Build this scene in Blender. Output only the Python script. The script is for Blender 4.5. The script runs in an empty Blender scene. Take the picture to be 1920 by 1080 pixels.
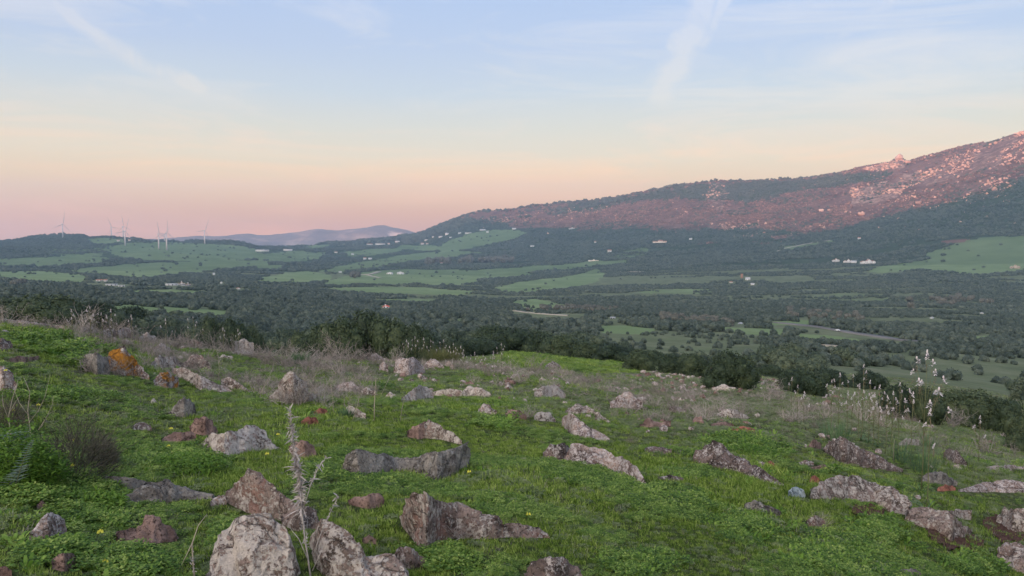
import bpy, math, random
import numpy as np
from mathutils import Vector, noise as mn

R = math.radians
sc = bpy.context.scene
col = sc.collection
rng = np.random.default_rng(7)
random.seed(7)

# ------------------------------------------------------------------ camera
F = 1397.0                      # focal length in pixels of a 1920 wide frame
PITCH = math.atan(110 / F)      # eye looks slightly down
cam_d = bpy.data.cameras.new('camera')
cam = bpy.data.objects.new('camera', cam_d)
col.objects.link(cam)
cam_d.sensor_width = 36.0
cam_d.lens = 36.0 * F / 1920
cam_d.clip_start = 0.1
cam_d.clip_end = 60000
cam.location = (0, 0, 0)
cam.rotation_euler = (math.pi / 2 - PITCH, 0, 0)
sc.camera = cam

# ------------------------------------------------------------------ sky, sun, exposure
SUN_EL = 2.2
SUN_AZ = 215.0                  # clockwise from +y: low behind the left shoulder
SX, SY = math.sin(R(SUN_AZ)), math.cos(R(SUN_AZ))
TSUN = math.tan(R(SUN_EL))
w = bpy.data.worlds.new('World')
sc.world = w
w.use_nodes = True
nt = w.node_tree
nt.nodes.clear()


def N(tree, kind, **kw):
    n = tree.nodes.new(kind)
    for k, v in kw.items():
        if k == 'inp':
            for a, b in v.items():
                n.inputs[a].default_value = b
        else:
            setattr(n, k, v)
    return n


def math_(tree, op, a, b=None, clamp=False):
    n = tree.nodes.new('ShaderNodeMath')
    n.operation = op
    n.use_clamp = clamp
    for i, x in enumerate((a, b)):
        if x is None:
            continue
        if isinstance(x, (int, float)):
            n.inputs[i].default_value = x
        else:
            tree.links.new(x, n.inputs[i])
    return n.outputs[0]


def ramp(tree, fac, stops, interp='LINEAR'):
    n = tree.nodes.new('ShaderNodeValToRGB')
    cr = n.color_ramp
    cr.interpolation = interp
    while len(cr.elements) > 1:
        cr.elements.remove(cr.elements[-1])
    cr.elements[0].position = stops[0][0]
    cr.elements[0].color = (*stops[0][1], 1)
    for p, c in stops[1:]:
        e = cr.elements.new(p)
        e.color = (*c, 1)
    if fac is not None:
        tree.links.new(fac, n.inputs[0])
    return n.outputs[0]


def mixc(tree, fac, a, b, mode='MIX'):
    n = tree.nodes.new('ShaderNodeMix')
    n.data_type = 'RGBA'
    n.blend_type = mode
    for s, x in ((n.inputs[0], fac), (n.inputs[6], a), (n.inputs[7], b)):
        if isinstance(x, (int, float)):
            s.default_value = x
        elif isinstance(x, tuple):
            s.default_value = (*x, 1)
        else:
            tree.links.new(x, s)
    return n.outputs[2]


def s2l(c):
    return tuple((x / 255 / 12.92) if x / 255 <= 0.04045 else ((x / 255 + 0.055) / 1.055) ** 2.4 for x in c)


sky = N(nt, 'ShaderNodeTexSky', sky_type='NISHITA', sun_disc=False, sun_elevation=R(SUN_EL),
        sun_rotation=R(SUN_AZ), altitude=200, air_density=1.0, dust_density=1.5, ozone_density=2.0)
tc = N(nt, 'ShaderNodeTexCoord')
sep = N(nt, 'ShaderNodeSeparateXYZ')
nt.links.new(tc.outputs['Generated'], sep.inputs[0])
X, Y, Z = sep.outputs
# softly warped elevation so that the bands are not ruled lines
nz = N(nt, 'ShaderNodeTexNoise', inp={'Scale': 1.6, 'Detail': 3.0})
mp = N(nt, 'ShaderNodeMapping')
mp.inputs['Scale'].default_value = (1, 1, 5)
nt.links.new(tc.outputs['Generated'], mp.inputs[0])
nt.links.new(mp.outputs[0], nz.inputs['Vector'])
warp = math_(nt, 'MULTIPLY', math_(nt, 'SUBTRACT', nz.outputs[0], 0.5), 0.05)
el = math_(nt, 'ADD', Z, math_(nt, 'MULTIPLY', warp, math_(nt, 'MULTIPLY', Z, 4.0, clamp=True)))
# radiance of the clear sky by height (linear, divided by 1.5)
SKY = [(0.00, (.94, .47, .31)), (0.022, (1.02, .52, .27)), (0.045, (1.10, .65, .31)), (0.065, (1.08, .74, .39)),
       (0.095, (.95, .78, .54)), (0.135, (.78, .74, .63)), (0.18, (.62, .68, .74)), (0.23, (.52, .61, .79)),
       (0.29, (.455, .575, .82)), (0.40, (.38, .50, .78)), (0.65, (.30, .42, .70)), (1.0, (.26, .38, .64))]
grad = ramp(nt, el, [(p, tuple(x / 1.5 for x in c)) for p, c in SKY], 'LINEAR')


def streak(az0, el0, az1, el1, wid, strength):
    """a soft contrail along a great circle between two directions"""
    def dr(a, e):
        return Vector((math.sin(a) * math.cos(e), math.cos(a) * math.cos(e), math.sin(e)))
    a, b = dr(R(az0), R(el0)), dr(R(az1), R(el1))
    n = a.cross(b).normalized()
    m = ((a + b) / 2).normalized()
    half = a.angle(b) / 2
    t = n.cross(m).normalized()
    def dot(v):
        d = N(nt, 'ShaderNodeVectorMath', operation='DOT_PRODUCT')
        nt.links.new(tc.outputs['Generated'], d.inputs[0])
        d.inputs[1].default_value = v
        return d.outputs['Value']
    wn = N(nt, 'ShaderNodeTexNoise', inp={'Scale': 14.0, 'Detail': 4.0})
    nt.links.new(tc.outputs['Generated'], wn.inputs['Vector'])
    off = math_(nt, 'MULTIPLY', math_(nt, 'SUBTRACT', wn.outputs[0], 0.5), wid * 2.2)
    x = math_(nt, 'DIVIDE', math_(nt, 'ABSOLUTE', math_(nt, 'ADD', dot(n), off)), wid)
    side = math_(nt, 'SUBTRACT', 1.0, math_(nt, 'MULTIPLY', x, x), clamp=True)
    side = math_(nt, 'MULTIPLY', side, side)
    y = math_(nt, 'DIVIDE', dot(t), half)
    along = math_(nt, 'SUBTRACT', 1.0, math_(nt, 'POWER', math_(nt, 'ABSOLUTE', y), 4.0), clamp=True)
    front = math_(nt, 'GREATER_THAN', dot(m), 0.0)
    k = math_(nt, 'MULTIPLY', math_(nt, 'MULTIPLY', side, along), front)
    w2 = N(nt, 'ShaderNodeTexNoise', inp={'Scale': 9.0, 'Detail': 7.0, 'Roughness': 0.65, 'Distortion': 0.8})
    nt.links.new(tc.outputs['Generated'], w2.inputs['Vector'])
    brk = ramp(nt, w2.outputs[0], [(0.36, (.12, .12, .12)), (0.62, (1, 1, 1))])
    k = math_(nt, 'MULTIPLY', math_(nt, 'MULTIPLY', k, brk), math_(nt, 'MULTIPLY', wn.outputs[0], 2.1 * strength))
    return k


def pix_dir(u, v):
    x = (u - 960) / F
    y = (540 - v) / F
    dx, dy, dz = x, math.cos(PITCH) + y * math.sin(PITCH), -math.sin(PITCH) + y * math.cos(PITCH)
    return math.atan2(dx, dy), dz / math.hypot(dx, dy)


def azel(u, v):
    a, t = pix_dir(u, v)
    return math.degrees(a), math.degrees(math.atan(t))


cirrus_n = N(nt, 'ShaderNodeTexNoise', inp={'Scale': 2.6, 'Detail': 8.0, 'Roughness': 0.62, 'Distortion': 0.9})
mp2 = N(nt, 'ShaderNodeMapping')
mp2.inputs['Scale'].default_value = (1.0, 1.2, 7.0)
mp2.inputs['Rotation'].default_value = (0.10, 0.12, 0)
nt.links.new(tc.outputs['Generated'], mp2.inputs[0])
nt.links.new(mp2.outputs[0], cirrus_n.inputs['Vector'])
cir = ramp(nt, cirrus_n.outputs[0], [(0.46, (0, 0, 0)), (0.72, (1, 1, 1))])
cloud = math_(nt, 'MULTIPLY', cir, 0.85)
for (u0, v0, u1, v1, wd, st) in [(1225, 210, 1345, -60, 0.024, 1.5), (1290, 110, 1400, -60, 0.013, 1.1), (1540, 78, 1720, -30, 0.014, 1.3),
                                 (30, -20, 430, 205, 0.014, .9), (-60, 160, 520, 190, 0.018, .35), (200, 268, 600, 282, 0.006, .4), (1190, 190, 1240, 120, 0.008, .25),
                                 (960, 130, 1060, 80, 0.02, .28)]:
    cloud = math_(nt, 'MAXIMUM', cloud, streak(*azel(u0, v0), *azel(u1, v1), wd, st))
cloud = math_(nt, 'MINIMUM', cloud, 0.7)
# clouds share the tint of the air at their height, a little lighter
ccol = ramp(nt, el, [(0.0, (.78, .36, .20)), (0.08, (.83, .52, .28)), (0.16, (.56, .52, .47)),
                     (0.30, (.45, .48, .58)), (1.0, (.36, .40, .50))])
skyc = mixc(nt, cloud, grad, ccol)
nish = N(nt, 'ShaderNodeVectorMath', operation='SCALE')
nt.links.new(sky.outputs[0], nish.inputs[0])
nish.inputs['Scale'].default_value = 0.07
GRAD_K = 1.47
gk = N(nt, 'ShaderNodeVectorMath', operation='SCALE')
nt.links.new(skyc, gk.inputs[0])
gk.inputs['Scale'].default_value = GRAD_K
add = N(nt, 'ShaderNodeVectorMath', operation='ADD')
nt.links.new(nish.outputs[0], add.inputs[0])
nt.links.new(gk.outputs[0], add.inputs[1])
# broad warm lobe added to the unseen sunset sky, raised to brighten the land
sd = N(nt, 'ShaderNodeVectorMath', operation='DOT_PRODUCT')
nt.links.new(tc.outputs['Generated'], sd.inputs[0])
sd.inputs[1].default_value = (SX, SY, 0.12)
WEST_FILL = 3.5
lobe = math_(nt, 'MULTIPLY', math_(nt, 'POWER', math_(nt, 'MAXIMUM', sd.outputs['Value'], 0.0), 2.0), WEST_FILL)
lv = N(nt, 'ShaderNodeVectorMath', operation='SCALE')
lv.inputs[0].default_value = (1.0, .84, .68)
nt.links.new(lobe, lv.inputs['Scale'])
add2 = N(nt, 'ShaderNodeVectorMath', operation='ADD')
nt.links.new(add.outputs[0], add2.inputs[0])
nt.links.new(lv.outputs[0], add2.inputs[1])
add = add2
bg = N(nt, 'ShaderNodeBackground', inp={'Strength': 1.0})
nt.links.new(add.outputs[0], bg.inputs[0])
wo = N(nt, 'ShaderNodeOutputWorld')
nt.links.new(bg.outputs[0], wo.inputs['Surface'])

sun_d = bpy.data.lights.new('sun', 'SUN')
sun_d.energy = 5.0
sun_d.angle = R(0.6)
sun_d.color = (1.0, 0.34, 0.21)
sun = bpy.data.objects.new('sun', sun_d)
col.objects.link(sun)
sdir = Vector((SX, SY, TSUN)).normalized()
sun.rotation_euler = (-sdir).to_track_quat('-Z', 'Y').to_euler()

sc.view_settings.view_transform = 'Standard'
sc.view_settings.look = 'None'
sc.view_settings.exposure = 0.0
sc.view_settings.gamma = 1.0
sc.view_settings.use_curve_mapping = False
sc.render.engine = 'CYCLES'
sc.cycles.use_denoising = True
sc.cycles.max_bounces = 6
sc.cycles.diffuse_bounces = 3
sc.cycles.glossy_bounces = 1
sc.cycles.transmission_bounces = 2
sc.cycles.volume_bounces = 1
sc.cycles.volume_step_rate = 4.0
sc.cycles.transparent_max_bounces = 4

# ------------------------------------------------------------------ numeric helpers


def hash2(ix, iy, seed):
    h = (ix.astype(np.int64) * 374761393 + iy.astype(np.int64) * 668265263 + seed * 974634777) & 0xffffffff
    h = ((h ^ (h >> 13)) * 1274126177) & 0xffffffff
    h = (h ^ (h >> 16)) & 0xffffffff
    return h / 4294967295.0


def vnoise(x, y, seed=0):
    xi, yi = np.floor(x), np.floor(y)
    fx, fy = x - xi, y - yi
    fx = fx * fx * (3 - 2 * fx)
    fy = fy * fy * (3 - 2 * fy)
    a, b = hash2(xi, yi, seed), hash2(xi + 1, yi, seed)
    c, d = hash2(xi, yi + 1, seed), hash2(xi + 1, yi + 1, seed)
    return (a + (b - a) * fx) * (1 - fy) + (c + (d - c) * fx) * fy - 0.5


def fbm(x, y, seed=0, octs=4, gain=0.5):
    s, a = 0, 1
    for i in range(octs):
        s = s + a * vnoise(x * 2 ** i + 17.3 * i, y * 2 ** i - 9.1 * i, seed + i)
        a *= gain
    return s


def smooth(a, b, x):
    t = np.clip((x - a) / (b - a), 0, 1)
    return t * t * (3 - 2 * t)


def project(x, y, z):
    c, s = math.cos(PITCH), math.sin(PITCH)
    d = np.maximum(y * c - z * s, 1e-3)
    return 960 + F * x / d, 540 - F * (y * s + z * c) / d


def in_poly(u, v, poly):
    inside = np.zeros(np.shape(u), bool)
    n = len(poly)
    for i in range(n):
        x0, y0 = poly[i]
        x1, y1 = poly[(i + 1) % n]
        if y0 == y1:
            continue
        hit = ((y0 > v) != (y1 > v)) & (u < (x1 - x0) * (v - y0) / (y1 - y0) + x0)
        inside ^= hit
    return inside


# ------------------------------------------------------------------ the lie of the land
UK = [0, 160, 320, 480, 640, 800, 960, 1120, 1280, 1440, 1600, 1760, 1920]
SK = [.057, .085, .104, .115, .125, .135, .140, .155, .165, .175, .190, .215, .245]


def az_u(u, v=600):
    return pix_dir(u, v)[0]


AZK = np.array([az_u(u) for u in UK])
LAY = [
    ([22, 24, 26, 28, 30, 32, 34, 34, 32, 30, 26, 22, 18],
     [598, 622, 650, 668, 680, 688, 692, 713, 731, 749, 782, 833, 897]),
    ([35, 38, 40, 45, 50, 60, 80, 80, 72, 60, 50, 42, 34],
     [640, 660, 680, 700, 705, 690, 663, 680, 694, 716, 746, 784, 843]),
    ([90, 90, 90, 90, 95, 110, 120, 120, 110, 100, 90, 80, 70],
     [612, 628, 662, 682, 678, 670, 662, 674, 692, 708, 728, 753, 795]),
    ([200] * 13, [590, 600, 615, 640, 650, 645, 640, 645, 655, 665, 680, 700, 722]),
    ([350] * 13, [566, 577, 592, 606, 615, 612, 612, 618, 622, 630, 640, 650, 665]),
    ([600] * 13, [550, 554, 562, 575, 586, 590, 591, 594, 598, 601, 606, 612, 621]),
    ([1000] * 13, [535, 536, 540, 545, 555, 562, 565, 568, 570, 572, 575, 579, 586]),
    ([1600] * 13, [520, 522, 522, 525, 530, 535, 538, 538, 535, 535, 535, 535, 540]),
    ([2300] * 13, [505, 505, 505, 506, 508, 512, 512, 508, 500, 497, 493, 490, 488]),
    ([3000] * 13, [488, 486, 484, 486, 490, 492, 488, 480, 468, 458, 445, 425, 400]),
    ([3600] * 13, [468, 466, 464, 470, 477, 476, 463, 447, 433, 416, 395, 358, 312]),
]
SKYL = [(0, 450), (40, 447), (80, 444), (120, 443), (156, 443), (168, 447), (190, 444), (230, 444), (260, 447), (284, 450),
        (330, 454), (372, 452), (400, 454), (432, 453), (460, 458), (480, 463), (540, 467), (580, 464), (612, 459),
        (640, 457), (690, 452), (740, 447), (780, 439), (800, 431), (830, 417), (850, 408), (880, 398), (895, 394), (930, 393),
        (960, 392), (1000, 386), (1020, 383), (1060, 379), (1100, 373), (1130, 370), (1180, 363), (1240, 353), (1280, 347),
        (1340, 338), (1352, 336), (1370, 337), (1400, 336), (1440, 331), (1480, 328), (1520, 325), (1560, 321),
        (1600, 313), (1640, 303), (1665, 297), (1675, 292), (1685, 288), (1694, 291), (1705, 295), (1730, 288), (1770, 279),
        (1810, 269), (1860, 256), (1890, 245), (1920, 235), (1990, 205), (2100, 190), (2400, 230), (2900, 330)]
SKYR = [(0, 4300), (320, 4300), (480, 4500), (640, 5200), (780, 5600), (900, 5200), (1120, 4800), (1280, 4600), (1600, 4400),
        (1920, 4200), (2900, 4200)]


def table(azs, logr):
    """height of the land on a polar grid (azimuth rows, log-distance columns)"""
    rr = np.exp(logr)
    s = np.interp(azs, AZK, SK)
    ks, kz = [np.full(len(azs), 0.5), np.full(len(azs), 10.0)], [-1.6 - s * 0.5, -1.6 - s * 10]
    for rl, vl in LAY:
        te = np.array([pix_dir(u, v)[1] for u, v in zip(UK, vl)])
        r = np.interp(azs, AZK, rl)
        ks.append(r)
        kz.append(np.interp(azs, AZK, te) * r)
    sa = np.array([pix_dir(u, v)[0] for u, v in SKYL])
    st = np.array([pix_dir(u, v)[1] for u, v in SKYL])
    ra = np.array([pix_dir(u, 450)[0] for u, _ in SKYR])
    r = np.interp(azs, ra, [q for _, q in SKYR])
    sz = np.interp(azs, sa, st) * r
    ks.append(r); kz.append(sz)
    ks.append(r * 1.25); kz.append(sz - 60 - 0.25 * (sz + 110))
    ks.append(r * 1.6); kz.append(np.minimum(sz - 90, -165 + 0.0 * sz))
    ks.append(np.full(len(azs), 9300.)); kz.append(np.full(len(azs), -190.))
    ks, kz = np.array(ks), np.array(kz)
    out = np.empty((len(azs), len(rr)))
    for i in range(len(azs)):
        out[i] = np.interp(rr, ks[:, i], kz[:, i])
    # behind the eye the hill first rises, then falls to its own valley
    back = -1.6 + 0.05 * np.minimum(rr, 90) * (1 - smooth(60, 700, rr)) - 70 * smooth(150, 1500, rr)
    wb = smooth(R(55), R(95), np.abs(azs))[:, None]
    out = out * (1 - wb) + back[None, :] * wb
    # round the kinks off along the distance
    k = np.exp(-0.5 * (np.arange(-8, 9) / 3.0) ** 2)
    k /= k.sum()
    pad = np.pad(out, ((0, 0), (8, 8)), mode='edge')
    return sum(k[j] * pad[:, j:j + out.shape[1]] for j in range(17))


LOGR = np.linspace(math.log(0.7), math.log(9200), 1500)
AZG = np.concatenate([np.linspace(-math.pi, R(-46), 90, endpoint=False), np.linspace(R(-46), R(46), 1300),
                      np.linspace(R(46), math.pi, 90)[1:]])
TAB = table(AZG, LOGR)


def detail(x, y, r):
    d = 0.055 * fbm(x * 0.9, y * 0.9, 3, 4) * smooth(2, 5, r) * (1 - smooth(120, 250, r))
    d = d + 0.35 * fbm(x * 0.11, y * 0.11, 9, 3) * smooth(8, 25, r) * (1 - smooth(200, 500, r))
    d = d + 3.0 * fbm(x / 60, y / 60, 21, 3) * smooth(90, 400, r) * (1 - smooth(6500, 7500, r))
    d = d + 26 * fbm(x / 380, y / 380, 31, 5, .55) * smooth(2300, 3300, r) * (1 - smooth(6500, 8000, r))
    return d


def ground(x, y):
    x = np.asarray(x, float)
    y = np.asarray(y, float)
    r = np.hypot(x, y)
    a = np.arctan2(x, y)
    lr = np.log(np.maximum(r, 0.71))
    j = np.clip((lr - LOGR[0]) / (LOGR[1] - LOGR[0]), 0, len(LOGR) - 1.001)
    j0 = j.astype(int)
    fj = j - j0
    i0 = np.clip(np.searchsorted(AZG, a) - 1, 0, len(AZG) - 2)
    fi = np.clip((a - AZG[i0]) / (AZG[i0 + 1] - AZG[i0]), 0, 1)
    z = (TAB[i0, j0] * (1 - fi) + TAB[i0 + 1, j0] * fi) * (1 - fj) + (TAB[i0, j0 + 1] * (1 - fi) + TAB[i0 + 1, j0 + 1] * fi) * fj
    return z + detail(x, y, r)


HR = np.exp(np.linspace(math.log(2.0), math.log(9000), 2200))


def hit(u, v, rmin=2.0):
    """the point of the ground seen in the direction of a pixel (None when it is sky)"""
    a, t = pix_dir(u, v)
    x, y = HR * math.sin(a), HR * math.cos(a)
    d = ground(x, y) - t * HR
    ok = np.where((d >= 0) & (HR >= rmin))[0]
    if len(ok) == 0 or ok[0] == 0:
        return None
    k = ok[0]
    f = d[k] / (d[k] - d[k - 1]) if d[k - 1] < 0 else 0
    r = HR[k] * (1 - f) + HR[k - 1] * f
    px, py = r * math.sin(a), r * math.cos(a)
    return px, py, float(ground(px, py)), r


def nhit(u, v, far=60):
    """the first point of the near hill at or just under a pixel"""
    for k in range(0, 90, 2):
        h = hit(u, v + k)
        if h and h[3] < far:
            return h
    return hit(u, v + 90)


# ------------------------------------------------------------------ object helpers


def tag(o, label=None, cat=None, group=None, kind=None):
    if label: o['label'] = label
    if cat: o['category'] = cat
    if group: o['group'] = group
    if kind: o['kind'] = kind
    return o


def empty(name, loc=(0, 0, 0), rz=0.0):
    o = bpy.data.objects.new(name, None)
    o.empty_display_size = 0.2
    o.location = loc
    o.rotation_euler = (0, 0, rz)
    col.objects.link(o)
    return o


def mesh_np(name, verts, faces, mat=None, smooth_=False):
    """faces: (n,k) int array or list of such arrays"""
    me = bpy.data.meshes.new(name)
    verts = np.asarray(verts, np.float32)
    if not isinstance(faces, list):
        faces = [faces]
    faces = [np.asarray(f, np.int32) for f in faces if len(f)]
    me.vertices.add(len(verts))
    me.vertices.foreach_set('co', verts.ravel())
    loops = np.concatenate([f.ravel() for f in faces])
    tot = np.concatenate([np.full(len(f), f.shape[1], np.int32) for f in faces])
    start = np.concatenate([[0], np.cumsum(tot)[:-1]]).astype(np.int32)
    me.loops.add(len(loops))
    me.loops.foreach_set('vertex_index', loops)
    me.polygons.add(len(tot))
    me.polygons.foreach_set('loop_start', start)
    me.polygons.foreach_set('loop_total', tot)
    if smooth_:
        me.polygons.foreach_set('use_smooth', np.ones(len(tot), bool))
    me.update(calc_edges=True)
    me.validate()
    if mat: me.materials.append(mat)
    return me


def link(name, me, parent=None, loc=None, rz=None):
    o = bpy.data.objects.new(name, me)
    col.objects.link(o)
    if parent: o.parent = parent
    if loc is not None: o.location = loc
    if rz is not None: o.rotation_euler = (0, 0, rz)
    return o


class MB:
    """collects triangles and quads"""
    def __init__(s):
        s.v, s.t, s.q = [], [], []

    def tube(s, pts, rad, n=4, cap=True):
        base0 = len(s.v)
        rings = []
        for i, p in enumerate(pts):
            p = Vector(p)
            d = (Vector(pts[min(i + 1, len(pts) - 1)]) - Vector(pts[max(i - 1, 0)])).normalized()
            a = d.orthogonal().normalized()
            b = d.cross(a)
            ring = []
            for k in range(n):
                th = 2 * math.pi * k / n
                ring.append(len(s.v))
                s.v.append(tuple(p + (a * math.cos(th) + b * math.sin(th)) * rad[i]))
            rings.append(ring)
        for r0, r1 in zip(rings[:-1], rings[1:]):
            for k in range(n):
                s.q.append((r0[k], r0[(k + 1) % n], r1[(k + 1) % n], r1[k]))
        if cap:
            for ring in (rings[0][::-1], rings[-1]):
                for k in range(1, n - 1):
                    s.t.append((ring[0], ring[k], ring[k + 1]))

    def box(s, x0, y0, z0, x1, y1, z1):
        b = len(s.v)
        s.v += [(x0, y0, z0), (x1, y0, z0), (x1, y1, z0), (x0, y1, z0), (x0, y0, z1), (x1, y0, z1), (x1, y1, z1), (x0, y1, z1)]
        for f in ((0, 3, 2, 1), (4, 5, 6, 7), (0, 1, 5, 4), (1, 2, 6, 5), (2, 3, 7, 6), (3, 0, 4, 7)):
            s.q.append(tuple(b + i for i in f))

    def quad(s, a, b_, c, d):
        b = len(s.v)
        s.v += [tuple(a), tuple(b_), tuple(c), tuple(d)]
        s.q.append((b, b + 1, b + 2, b + 3))

    def tri(s, a, b_, c):
        b = len(s.v)
        s.v += [tuple(a), tuple(b_), tuple(c)]
        s.t.append((b, b + 1, b + 2))

    def blade(s, p, d, side, L, W, droop=0.3, segs=2):
        """a tapering bent blade from p along d"""
        p, d, side = Vector(p), Vector(d).normalized(), Vector(side).normalized()
        prev = None
        for i in range(segs + 1):
            f = i / segs
            c = p + d * (L * f) + Vector((d.x, d.y, -1.0)) * (droop * L * f * f * 0.5)
            wd = W * (1 - f) ** 0.7 * (0.75 if i == 0 else 1)
            if i == segs:
                k = len(s.v)
                s.v.append(tuple(c))
                s.t.append((prev[0], prev[1], k))
            else:
                k = len(s.v)
                s.v += [tuple(c - side * wd / 2), tuple(c + side * wd / 2)]
                if prev:
                    s.q.append((prev[0], prev[1], k + 1, k))
                prev = (k, k + 1)

    def mesh(s, name, mat, sm=False):
        fs = []
        if s.q: fs.append(np.array(s.q))
        if s.t: fs.append(np.array(s.t))
        return mesh_np(name, np.array(s.v), fs, mat, sm)


# ------------------------------------------------------------------ materials


def material(name, rough=0.85, spec=0.2):
    m = bpy.data.materials.new(name)
    m.use_nodes = True
    t = m.node_tree
    b = t.nodes['Principled BSDF']
    b.inputs['Roughness'].default_value = rough
    b.inputs['Specular IOR Level'].default_value = spec
    return m, t, b


def pos(t):
    return N(t, 'ShaderNodeNewGeometry').outputs['Position']


def objc(t):
    return N(t, 'ShaderNodeTexCoord').outputs['Object']


def noise(t, vec, scale, detail=4.0, rough=0.55, dist=0.0):
    n = N(t, 'ShaderNodeTexNoise', inp={'Scale': scale, 'Detail': detail, 'Roughness': rough, 'Distortion': dist})
    t.links.new(vec, n.inputs['Vector'])
    return n.outputs[0]


def vor(t, vec, scale, feat='F1', out='Distance'):
    n = N(t, 'ShaderNodeTexVoronoi', feature=feat, inp={'Scale': scale})
    t.links.new(vec, n.inputs['Vector'])
    return n.outputs[out]


def bump(t, b, h, dist, strength=1.0):
    n = N(t, 'ShaderNodeBump', inp={'Distance': dist, 'Strength': strength})
    t.links.new(h, n.inputs['Height'])
    t.links.new(n.outputs[0], b.inputs['Normal'])


def attr(t, name):
    return N(t, 'ShaderNodeAttribute', attribute_name=name).outputs['Fac']


def stepr(t, x, a, b_):
    n = N(t, 'ShaderNodeMapRange', interpolation_type='SMOOTHSTEP', inp={'From Min': a, 'From Max': b_})
    t.links.new(x, n.inputs['Value'])
    return n.outputs[0]


def setc(t, b, c):
    if isinstance(c, tuple):
        b.inputs['Base Color'].default_value = (*c, 1)
    else:
        t.links.new(c, b.inputs['Base Color'])


def plain(name, c, rough=0.8, spec=0.2, var=0.12, scale=3.0):
    m, t, b = material(name, rough, spec)
    n = noise(t, objc(t), scale, 4)
    setc(t, b, ramp(t, n, [(0.3, tuple(x * (1 - var) for x in c)), (0.7, tuple(min(1, x * (1 + var)) for x in c))]))
    return m


def foliage_mat(name, dark, mid, light, trans=0.25, scale=0.05, leafvar=1.0):
    """leaves: colour varies from plant to plant, over the land and from leaf to leaf"""
    m, t, b = material(name, 0.6, 0.25)
    oi = N(t, 'ShaderNodeObjectInfo')
    n1 = noise(t, pos(t), scale, 3)
    n2 = noise(t, pos(t), scale * 60, 2)
    leafr = N(t, 'ShaderNodeNewGeometry').outputs['Random Per Island']
    n1 = math_(t, 'ADD', n1, math_(t, 'MULTIPLY', math_(t, 'SUBTRACT', leafr, 0.5), leafvar))
    k = math_(t, 'ADD', math_(t, 'MULTIPLY', oi.outputs['Random'], 0.45),
              math_(t, 'ADD', math_(t, 'MULTIPLY', n1, 0.5), math_(t, 'MULTIPLY', math_(t, 'SUBTRACT', n2, 0.5), 1.1)))
    c = ramp(t, k, [(0.1, dark), (0.48, mid), (0.9, light)])
    setc(t, b, c)
    if trans > 0:
        tr = N(t, 'ShaderNodeBsdfTranslucent')
        t.links.new(c, tr.inputs[0])
        mx = N(t, 'ShaderNodeMixShader', inp={0: trans})
        t.links.new(b.outputs[0], mx.inputs[1])
        t.links.new(tr.outputs[0], mx.inputs[2])
        t.links.new(mx.outputs[0], t.nodes['Material Output'].inputs['Surface'])
    return m


M = {}
M['bush'] = foliage_mat('dark_evergreen_leaves', (.028, .046, .026), (.052, .080, .040), (.105, .135, .062), .15, 0.06)
M['bush_far'] = foliage_mat('valley_scrub_leaves', (.040, .060, .046), (.074, .100, .076), (.140, .165, .120), 0.0, 0.006)
M['bush_mid'] = foliage_mat('grey_green_scrub_leaves', (.040, .062, .040), (.075, .105, .065), (.145, .175, .10), .1, 0.03)
M['heather'] = foliage_mat('reddish_mountain_heath', (.080, .058, .046), (.200, .122, .094), (.38, .23, .17), 0.0, 0.004)
M['grey_trees'] = foliage_mat('bare_grey_trees', (.085, .088, .070), (.13, .132, .105), (.18, .175, .145), 0.0, 0.02)
M['grass'] = foliage_mat('fresh_grass', (.050, .105, .014), (.195, .310, .040), (.470, .560, .150), .35, 0.45)
M['herb'] = foliage_mat('clover_leaves', (.045, .105, .020), (.175, .295, .045), (.410, .500, .130), .35, 0.6)
M['leafy'] = foliage_mat('broad_herb_leaves', (.075, .160, .024), (.160, .290, .038), (.280, .400, .080), .35, 0.8)
M['turf'] = foliage_mat('short_turf', (.105, .150, .055), (.190, .240, .095), (.320, .350, .180), .3, 0.12)
M['dry'] = foliage_mat('dry_stems', (.17, .145, .115), (.30, .26, .215), (.44, .40, .34), .1, 0.8)
M['twig'] = foliage_mat('bare_grey_twigs', (.20, .17, .145), (.36, .31, .27), (.54, .48, .42), 0.0, 1.0)
M['strap'] = foliage_mat('blue_green_strap_leaves', (.06, .12, .055), (.11, .19, .085), (.17, .26, .12), .25, 1.0)
M['fern'] = foliage_mat('blue_grey_fern', (.08, .125, .095), (.15, .21, .165), (.25, .32, .27), .2, 1.5)
M['heath'] = foliage_mat('olive_heath', (.055, .055, .038), (.115, .105, .075), (.21, .18, .14), .15, 1.5)
M['tussock'] = foliage_mat('brown_green_tussock', (.07, .085, .030), (.14, .15, .050), (.24, .22, .09), .25, 1.0)
M['petal'] = plain('white_petals', (.74, .66, .65), .6, .2, .06, 8)
M['yellow'] = plain('yellow_petals', (.78, .74, .10), .6, .2, .08, 8)
M['bark'] = plain('grey_bark', (.13, .10, .08), .9, .1, .3, 4)
M['white_wall'] = plain('limewashed_wall', (.66, .64, .62), .85, .2, .04, .3)
M['pink_wall'] = plain('cream_wall', (.82, .70, .60), .85, .2, .05, .3)
M['tan_wall'] = plain('bare_stone_wall', (.42, .34, .27), .9, .1, .15, .4)
M['tile_roof'] = plain('terracotta_roof', (.36, .20, .14), .85, .15, .12, .5)
M['red_roof'] = plain('bright_red_roof', (.75, .10, .07), .8, .2, .08, .5)
M['white_roof'] = plain('pale_roof', (.46, .46, .46), .6, .3, .05, .4)
M['glass'] = plain('dark_window', (.05, .06, .08), .25, .5, .1, .5)
M['steel'] = plain('white_turbine_paint', (.52, .51, .52), .45, .4, .02, .1)
M['concrete'] = plain('pale_concrete', (.55, .53, .50), .85, .2, .1, .3)
M['car'] = plain('white_car_paint', (.85, .85, .85), .3, .5, .02, 1)
M['black'] = plain('dark_rubber', (.03, .03, .03), .7, .3, .1, 2)


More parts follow.
